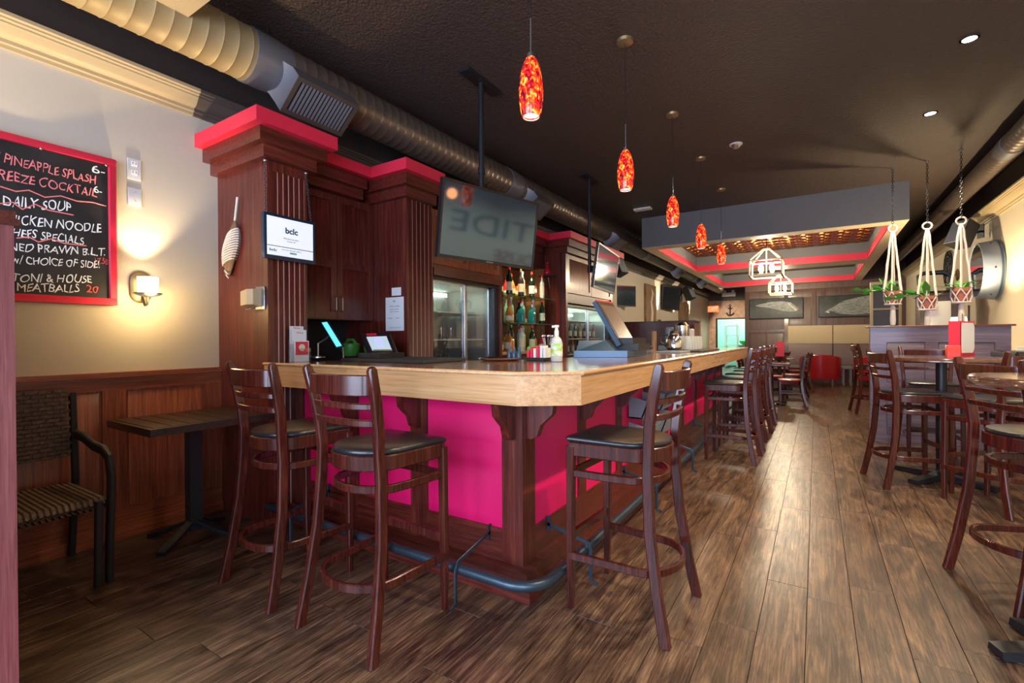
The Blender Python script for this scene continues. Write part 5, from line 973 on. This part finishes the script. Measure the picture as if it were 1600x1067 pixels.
# hutch with mirror behind it
hu = Thing('mirror_hutch', 'dark wooden hutch with mirrored doors behind the half wall', 'cabinet', (1.3, 8.6, 0))
hu.part('carcass', MB().box(1.31, 1.75, 9.3, 9.7, 0, 1.82), 'back_wood'); hu.part('top', MB().bevbox(1.28, 1.78, 9.26, 9.72, 1.82, 1.86, .005), 'back_wood'); M['mirror'] = plain('mirror_glass', (.75, .8, .85), .06, 1)
hu.part('mirror', MB().box(1.40, 1.655, 9.29, 9.30, 1.05, 1.74), 'mirror')
for z in (.98, 1.74): hu.part('rail', MB().box(1.31, 1.75, 9.28, 9.30, z, z+.06), 'back_wood')
dk = Thing('picture_stand', 'tall dark framed board standing between half wall and hutch', 'board', (1.05, 10.6, 0)); dk.part('board', MB().box(.86, 1.22, 10.7, 10.74, 0, 2.15), 'dark_wood'); dk.part('frame', MB().box(.82, .86, 10.68, 10.76, 0, 2.2).box(1.22, 1.26, 10.68, 10.76, 0, 2.2).box(.86, 1.22, 10.68, 10.76, 2.15, 2.2), 'mold'); dk.part('rail', MB().box(.86, 1.22, 10.68, 10.70, 1.7, 1.73).box(.86, 1.22, 10.68, 10.70, 1.35, 1.38), 'brass')
sw = Thing('sewing_machine', 'antique black sewing machine on top of the hutch', 'sewing machine', (1.45, 9.48, 1.66)); q_ = (1.48, 9.48, 1.66)
sw.part('base', MB().bevbox(1.24, 1.74, 9.38, 9.58, 1.66, 1.70, .01), 'iron'); sw.part('arm', MB().sweep([(1.68, 9.48, 1.70), (1.68, 9.48, 1.92), (1.60, 9.48, 1.98), (1.38, 9.48, 1.98), (1.32, 9.48, 1.94), (1.32, 9.48, 1.80)], chamf(.07, .07, .02), (0, 1, 0), [1.3, 1, 1, .8, .9, .5]), 'iron')
sw.part('hand_wheel', MB().tube([(1.76, 9.48+.075*math.cos(a), 1.93+.075*math.sin(a)) for a in [2*PI*i/18 for i in range(18)]], .013, 8, (1, 0, 0), True).tube([(1.66, 9.48, 1.93), (1.77, 9.48, 1.93)], .012, 8).tube([(1.76, 9.41, 1.93), (1.76, 9.55, 1.93)], .006, 6, (1, 0, 0)), 'brass'); sw.part('needle_bar', MB().tube([(1.32, 9.48, 1.80), (1.32, 9.48, 1.71)], .006, 6, (0, 1, 0)), 'steel')
sw.o.location.z += .2; sw.o.location.x += .0
tl = Thing('table_lamp', 'small glowing lamp behind the half wall next to the hutch', 'lamp', (1.56, 7.5, 0)); lp = aty(1498, 505, 8.0); tl.part('shade', MB().lathe([(.11, 1.26), (.07, 1.46), (.065, 1.46)], 20, (lp.x, 8.0, 0), cap=False), 'lamp'); tl.part('base', MB().lathe([(.07, 1.0), (.07, 1.02), (.015, 1.05), (.015, 1.30)], 14, (lp.x, 8.0, 0)), 'brass'); tl.part('stand', MB().box(lp.x-.2, lp.x+.2, 7.85, 8.15, 0, 1.0), 'cherry'); spot('table_lamp_light', (lp.x, 8.0, 1.47), (lp.x-.05, 8.0, 3), 110, WARM, 130, .6, .05); point('table_lamp_glow', (lp.x+.05, 8.0, 1.36), 8, WARM, .08)
cs = aty(1514, 480, 7.2); cn = Thing('candlestick', 'pair of thin dark candlesticks on the half wall cap', 'candlestick', (cs.x, hy+.07, hz)); cx_ = aty(1514, 500, hy+.07).x
cn.part('stick', MB().lathe([(.018, 0), (.018, .01), (.008, .02), (.009, .20), (.012, .21)], 12, (cx_, hy+.07, hz)), 'iron'); cn.part('stick', MB().lathe([(.016, 0), (.006, .02), (.006, .12)], 12, (cx_-.05, hy+.08, hz)), 'brass')
# round medallion and mirror on the right wall
md = Thing('iron_medallion', 'round pierced dark iron medallion on the right wall', 'artwork', (1.98, 11.27, 2.1)); mc = (1.97, 11.27, 2.41)
def rr(r, c_, x=1.97, t=.015): return MB().tube([(x, c_[1]+r*math.cos(a), c_[2]+r*math.sin(a)) for a in [2*PI*i/28 for i in range(28)]], t, 6, (1, 0, 0), True)
for r in (.32, .22, .11): md.part('ring', rr(r, mc), 'iron')
for i in range(12):
    a = 2*PI*i/12; md.part('scroll', MB().tube([(1.97, mc[1]+r*math.cos(a+o_), mc[2]+r*math.sin(a+o_)) for r, o_ in ((.05, 0), (.11, .2), (.17, -.15), (.22, .1), (.27, -.1), (.32, .08))], .013, 6, (1, 0, 0)), 'iron')
rm = Thing('round_mirror', 'round mirror in a deep pale metal drum frame on the right wall', 'mirror', (1.9, 8.8, 1.75)); M['drum'] = plain('pale_blue_metal', (.24, .29, .36), .5, .3)
mc = (0, 8.68, 2.09); rm.part('drum_frame', MB().lathe([(.37, 1.998), (.385, 1.97), (.385, 1.94), (.365, 1.80), (.36, 1.79), (.35, 1.79), (.348, 1.80)], 44, mc, 'x', cap=False), 'drum'); rm.part('mirror_glass', MB().lathe([(.001, 1.798), (.348, 1.798)], 40, mc, 'x', cap=False), 'mirror'); rm.part('band', MB().lathe([(.388, 1.975), (.388, 1.955)], 44, mc, 'x', cap=False), 'posb')
for a in range(6): rm.part('rivet', MB().ball((1.90, 8.68+.375*math.cos(a*1.05), 2.09+.375*math.sin(a*1.05)), .012, 6), 'iron')
# macrame plant hangers
def hanger(px_, py_pot, y, ztop, label, n, lean=0):
    p = aty(px_, py_pot, y); x, zc = p.x, p.z                      # centre of the pot
    r = .058; t = Thing('hanging_plant', label, 'plant', (x, y, zc), group='macrame plant hangers')
    zr = ztop
    chain(t, (x, y, zr+.03), (x, y, ZC), .010, .04); t.part('ceiling_hook', MB().lathe([(.02, ZC-.01), (.02, ZC-.001)], 10, (x, y, 0)).tube([(x, y, ZC-.04), (x+.01, y, ZC-.02), (x, y, ZC-.01)], .004, 6, (0, 1, 0)), 'steel')
    t.part('ring', MB().tube([(x+.042*math.cos(a), y, zr+.042*math.sin(a)) for a in [2*PI*i/18 for i in range(18)]], .009, 8, (0, 1, 0), True), 'rope')
    t.part('pot', MB().lathe([(.064, -.08), (.080, .045), (.093, .045), (.093, .085), (.080, .085), (.065, .045), (.001, .045)], 22, (x, y, zc)), 'terra')
    b = MB()
    for k in range(6):
        a = PI/3*k+.3; ca, sa = math.cos(a), math.sin(a); kk = k % 2
        pts = [(x+.004*ca, y+.004*sa, zr-.03)]
        for i in range(1, 9):
            u = i/9; rr_ = .014+.08*u; wv = .003*math.sin(i*2.2) if kk else 0; pts.append((x+rr_*ca+wv, y+rr_*sa+wv, zr-.03+(zc+.085-zr+.03)*u))
        pts.append((x+.096*ca, y+.096*sa, zc+.085)); b.tube(pts, .012 if kk else .008, 6)
        for s in (-1, 1): b.tube([(x+.096*ca, y+.096*sa, zc+.075), (x+.088*math.cos(a+s*.52), y+.088*math.sin(a+s*.52), zc-.005), (x+.07*math.cos(a+s*.9), y+.07*math.sin(a+s*.9), zc-.08)], .0065, 6)
    t.part('macrame_cords', b, 'rope'); t.part('base_ring', MB().tube([(x+.08*math.cos(a), y+.08*math.sin(a), zc-.075) for a in [2*PI*i/18 for i in range(18)]], .009, 6, (0, 0, 1), True), 'rope')
    t.part('tassel', MB().lathe([(.012, -.08), (.024, -.11), (.03, -.27), (.025, -.33), (.002, -.34)], 10, (x, y, zc)), 'rope')
    rnd = random.Random(n)
    for k in range(8):
        a = rnd.uniform(0, 2*PI); L_ = rnd.uniform(.11, .17)+(.10 if k < 3 else 0); ex_ = (-1.0 if (n != 3 and k < 4) else 0)
        d = Vector((math.cos(a)+ex_, math.sin(a)*.6, rnd.uniform(.1, .7))).normalized(); s_ = d.cross(Vector((0, 0, 1))).normalized(); bs_ = Vector((x, y, zc+.07))+d*.03; w_ = .038
        ce = bs_+d*L_*.5+Vector((0, 0, .012)); tip = bs_+d*L_
        lf_ = MB().add([bs_, ce+s_*w_, tip, ce-s_*w_, ce-Vector((0, 0, .008)), bs_+d*L_*.25+s_*w_*.8, bs_+d*L_*.25-s_*w_*.8, bs_+d*L_*.78+s_*w_*.6, bs_+d*L_*.78-s_*w_*.6], [(0, 5, 4, 6), (5, 1, 4), (1, 7, 4), (7, 2, 8, 4), (4, 8, 3), (3, 6, 4)])
        t.part('leaf', lf_, 'leaf')
    if n < 3:
        P_ = [Vector((x-.03, y, zc+.08)), Vector((x-.10, y-.02, zc+.12)), Vector((x-.20, y-.04, zc+.10)), Vector((x-.30, y-.05, zc+.09+(.03 if n == 1 else -.02)))]
        t.part('trailing_stem', MB().tube(P_, .006, 6), 'leaf')
        for j, q_ in enumerate((P_[1], P_[2], P_[3], P_[2])):
            d = Vector((-1, -.1, (.35, .1, .05, -.3)[j])).normalized(); s_ = Vector((-.25, .1, .95)).cross(d).normalized(); s_ = (s_+Vector((0, 0, .8))).normalized(); L_ = .13; w_ = .04
            ce = q_+d*L_*.5; t.part('leaf', MB().add([q_, ce+s_*w_, q_+d*L_, ce-s_*w_, ce+Vector((0, -.012, 0))], [(0, 1, 4), (1, 2, 4), (2, 3, 4), (3, 0, 4)]), 'leaf')
    t.part('stem', MB().tube([(x, y, zc+.04), (x-.03, y, zc+.13), (x-.10, y-.01, zc+.14)], .006, 6), 'leaf')
hanger(1395, 466, 7.48, aty(1397, 357, 7.48).z, 'macrame plant hanger, leftmost of three, with a pale trailing leaf', 1)
hanger(1449, 474, 7.42, aty(1449, 353, 7.42).z, 'macrame plant hanger with red beads, middle of three, trailing to the left', 2)
hanger(1502, 462, 7.2, aty(1502, 345, 7.2).z, 'macrame plant hanger, rightmost of three, with a bushy green plant', 3)
# things on the middle high table
ZT2 = 1.045
mn = Thing('menu_stand', 'tall red menu stand with a white scalloped note clipped to it', 'menu', (1.0, 5.35, ZT2)); m0 = atk(1481, 560, 5.0)
def zz(px_, k): return (CAM+_ray(px_, 531)*k)
A1, A2, A3 = zz(1482, 4.18), zz(1500, 4.15), zz(1522, 4.27)
for a, b_, m in ((A1, A2, 'red'), (A2, A3, 'red')):
    mn.part('board', MB().loft([[(a.x, a.y, ZT2), (b_.x, b_.y, ZT2), (b_.x+.005, b_.y+.008, ZT2), (a.x+.005, a.y+.008, ZT2)], [(a.x, a.y, ZT2+.31), (b_.x, b_.y, ZT2+.31), (b_.x+.005, b_.y+.008, ZT2+.31), (a.x+.005, a.y+.008, ZT2+.31)]]), m)
dv = (A3-A2).normalized(); nv = Vector((dv.y, -dv.x, 0)); o_ = A2+nv*.004; wN = (A3-A2).length
poly = [(.08, .03), (.0+.06, .07), (.06, .265), (.10, .295), (.88, .295), (.96, .265), (.96, .07), (.86, .03)]
mn.part('note', MB().loft([[Vector((o_.x, o_.y, ZT2))+dv*wN*u+Vector((0, 0, v))+nv*d for u, v in poly] for d in (0, .002)]), 'paper')
rb = zz(1489, 3.98); single('red_candle_box', MB().bevbox(rb.x-.045, rb.x+.045, rb.y-.03, rb.y+.03, ZT2, ZT2+.10, .004), 'cap', 'glossy red square candle box on the middle high table', 'box')
wb_ = Thing('window_bench', 'dark blue black padded bench top at the right wall', 'bench', (1.75, 5.6, 0)); wb_.part('pad', MB().bevbox(1.5, 1.99, 6.0, 6.75, 1.0, 1.08, .02), 'vinyl'); wb_.part('base', MB().box(1.53, 1.99, 6.02, 6.73, 0, 1.0), 'cherry')
cb_ = Thing('coiled_cable', 'coil of pale cable lying on the far high table edge', 'cable', (1.42, 6.3, 1.081))
cb_.part('coil', MB().tube([(1.58+.05*math.cos(a), 6.1+.03*math.sin(a), 1.086+.002*a) for a in [i*.5 for i in range(40)]], .005, 6), 'rope')
# dark magazine racks fixed to the bar side
for k, y in enumerate((3.66, 4.16)):
    t = Thing('magazine_rack', ('dark open magazine rack on the bar side, nearer one', 'dark open magazine rack on the bar side, farther one')[k], 'rack', (-1.1, y, .4))
    for z in (.42, .62):
        t.part('tray', MB().loft([[(-1.19, y-.17, z), (-1.10, y-.17, z), (-1.10, y+.17, z), (-1.19, y+.17, z)], [(-1.19, y-.17, z+.01), (-1.10, y-.17, z+.01), (-1.10, y+.17, z+.01), (-1.19, y+.17, z+.01)]]).loft([[(-1.10, y-.17, z), (-1.09, y-.17, z), (-1.09, y+.17, z), (-1.10, y+.17, z)], [(-1.05, y-.17, z+.13), (-1.04, y-.17, z+.13), (-1.04, y+.17, z+.13), (-1.05, y+.17, z+.13)]]), 'grey')
        for s in (-.17, .16): t.part('side', MB().loft([[(-1.19, y+s, z), (-1.09, y+s, z), (-1.09, y+s+.01, z), (-1.19, y+s+.01, z)], [(-1.19, y+s, z+.17), (-1.04, y+s, z+.13), (-1.04, y+s+.01, z+.13), (-1.19, y+s+.01, z+.17)]]), 'grey')
# wall lettering opposite the bar (seen only mirrored in the television)
wlt = Thing('wall_lettering', 'large dark letters on the right wall, seen mirrored in the television', 'sign', (XR-.01, 3.5, 1.6))
M['ltr'] = plain('letter_paint', (.10, .12, .15), .6); M['ltr2'] = plain('letter_red', (.25, .03, .05), .6)

text('lettering', 'TIDE', (XR-.002, 5.95, 2.02), (0, -1, 0), (0, 0, 1), .34, 'ltr', wlt.o, 1.6, wlt.loc, .002)
text('lettering', 'HOUSE', (XR-.002, 6.35, 1.62), (0, -1, 0), (0, 0, 1), .20, 'ltr2', wlt.o, 1.1, wlt.loc, .002)
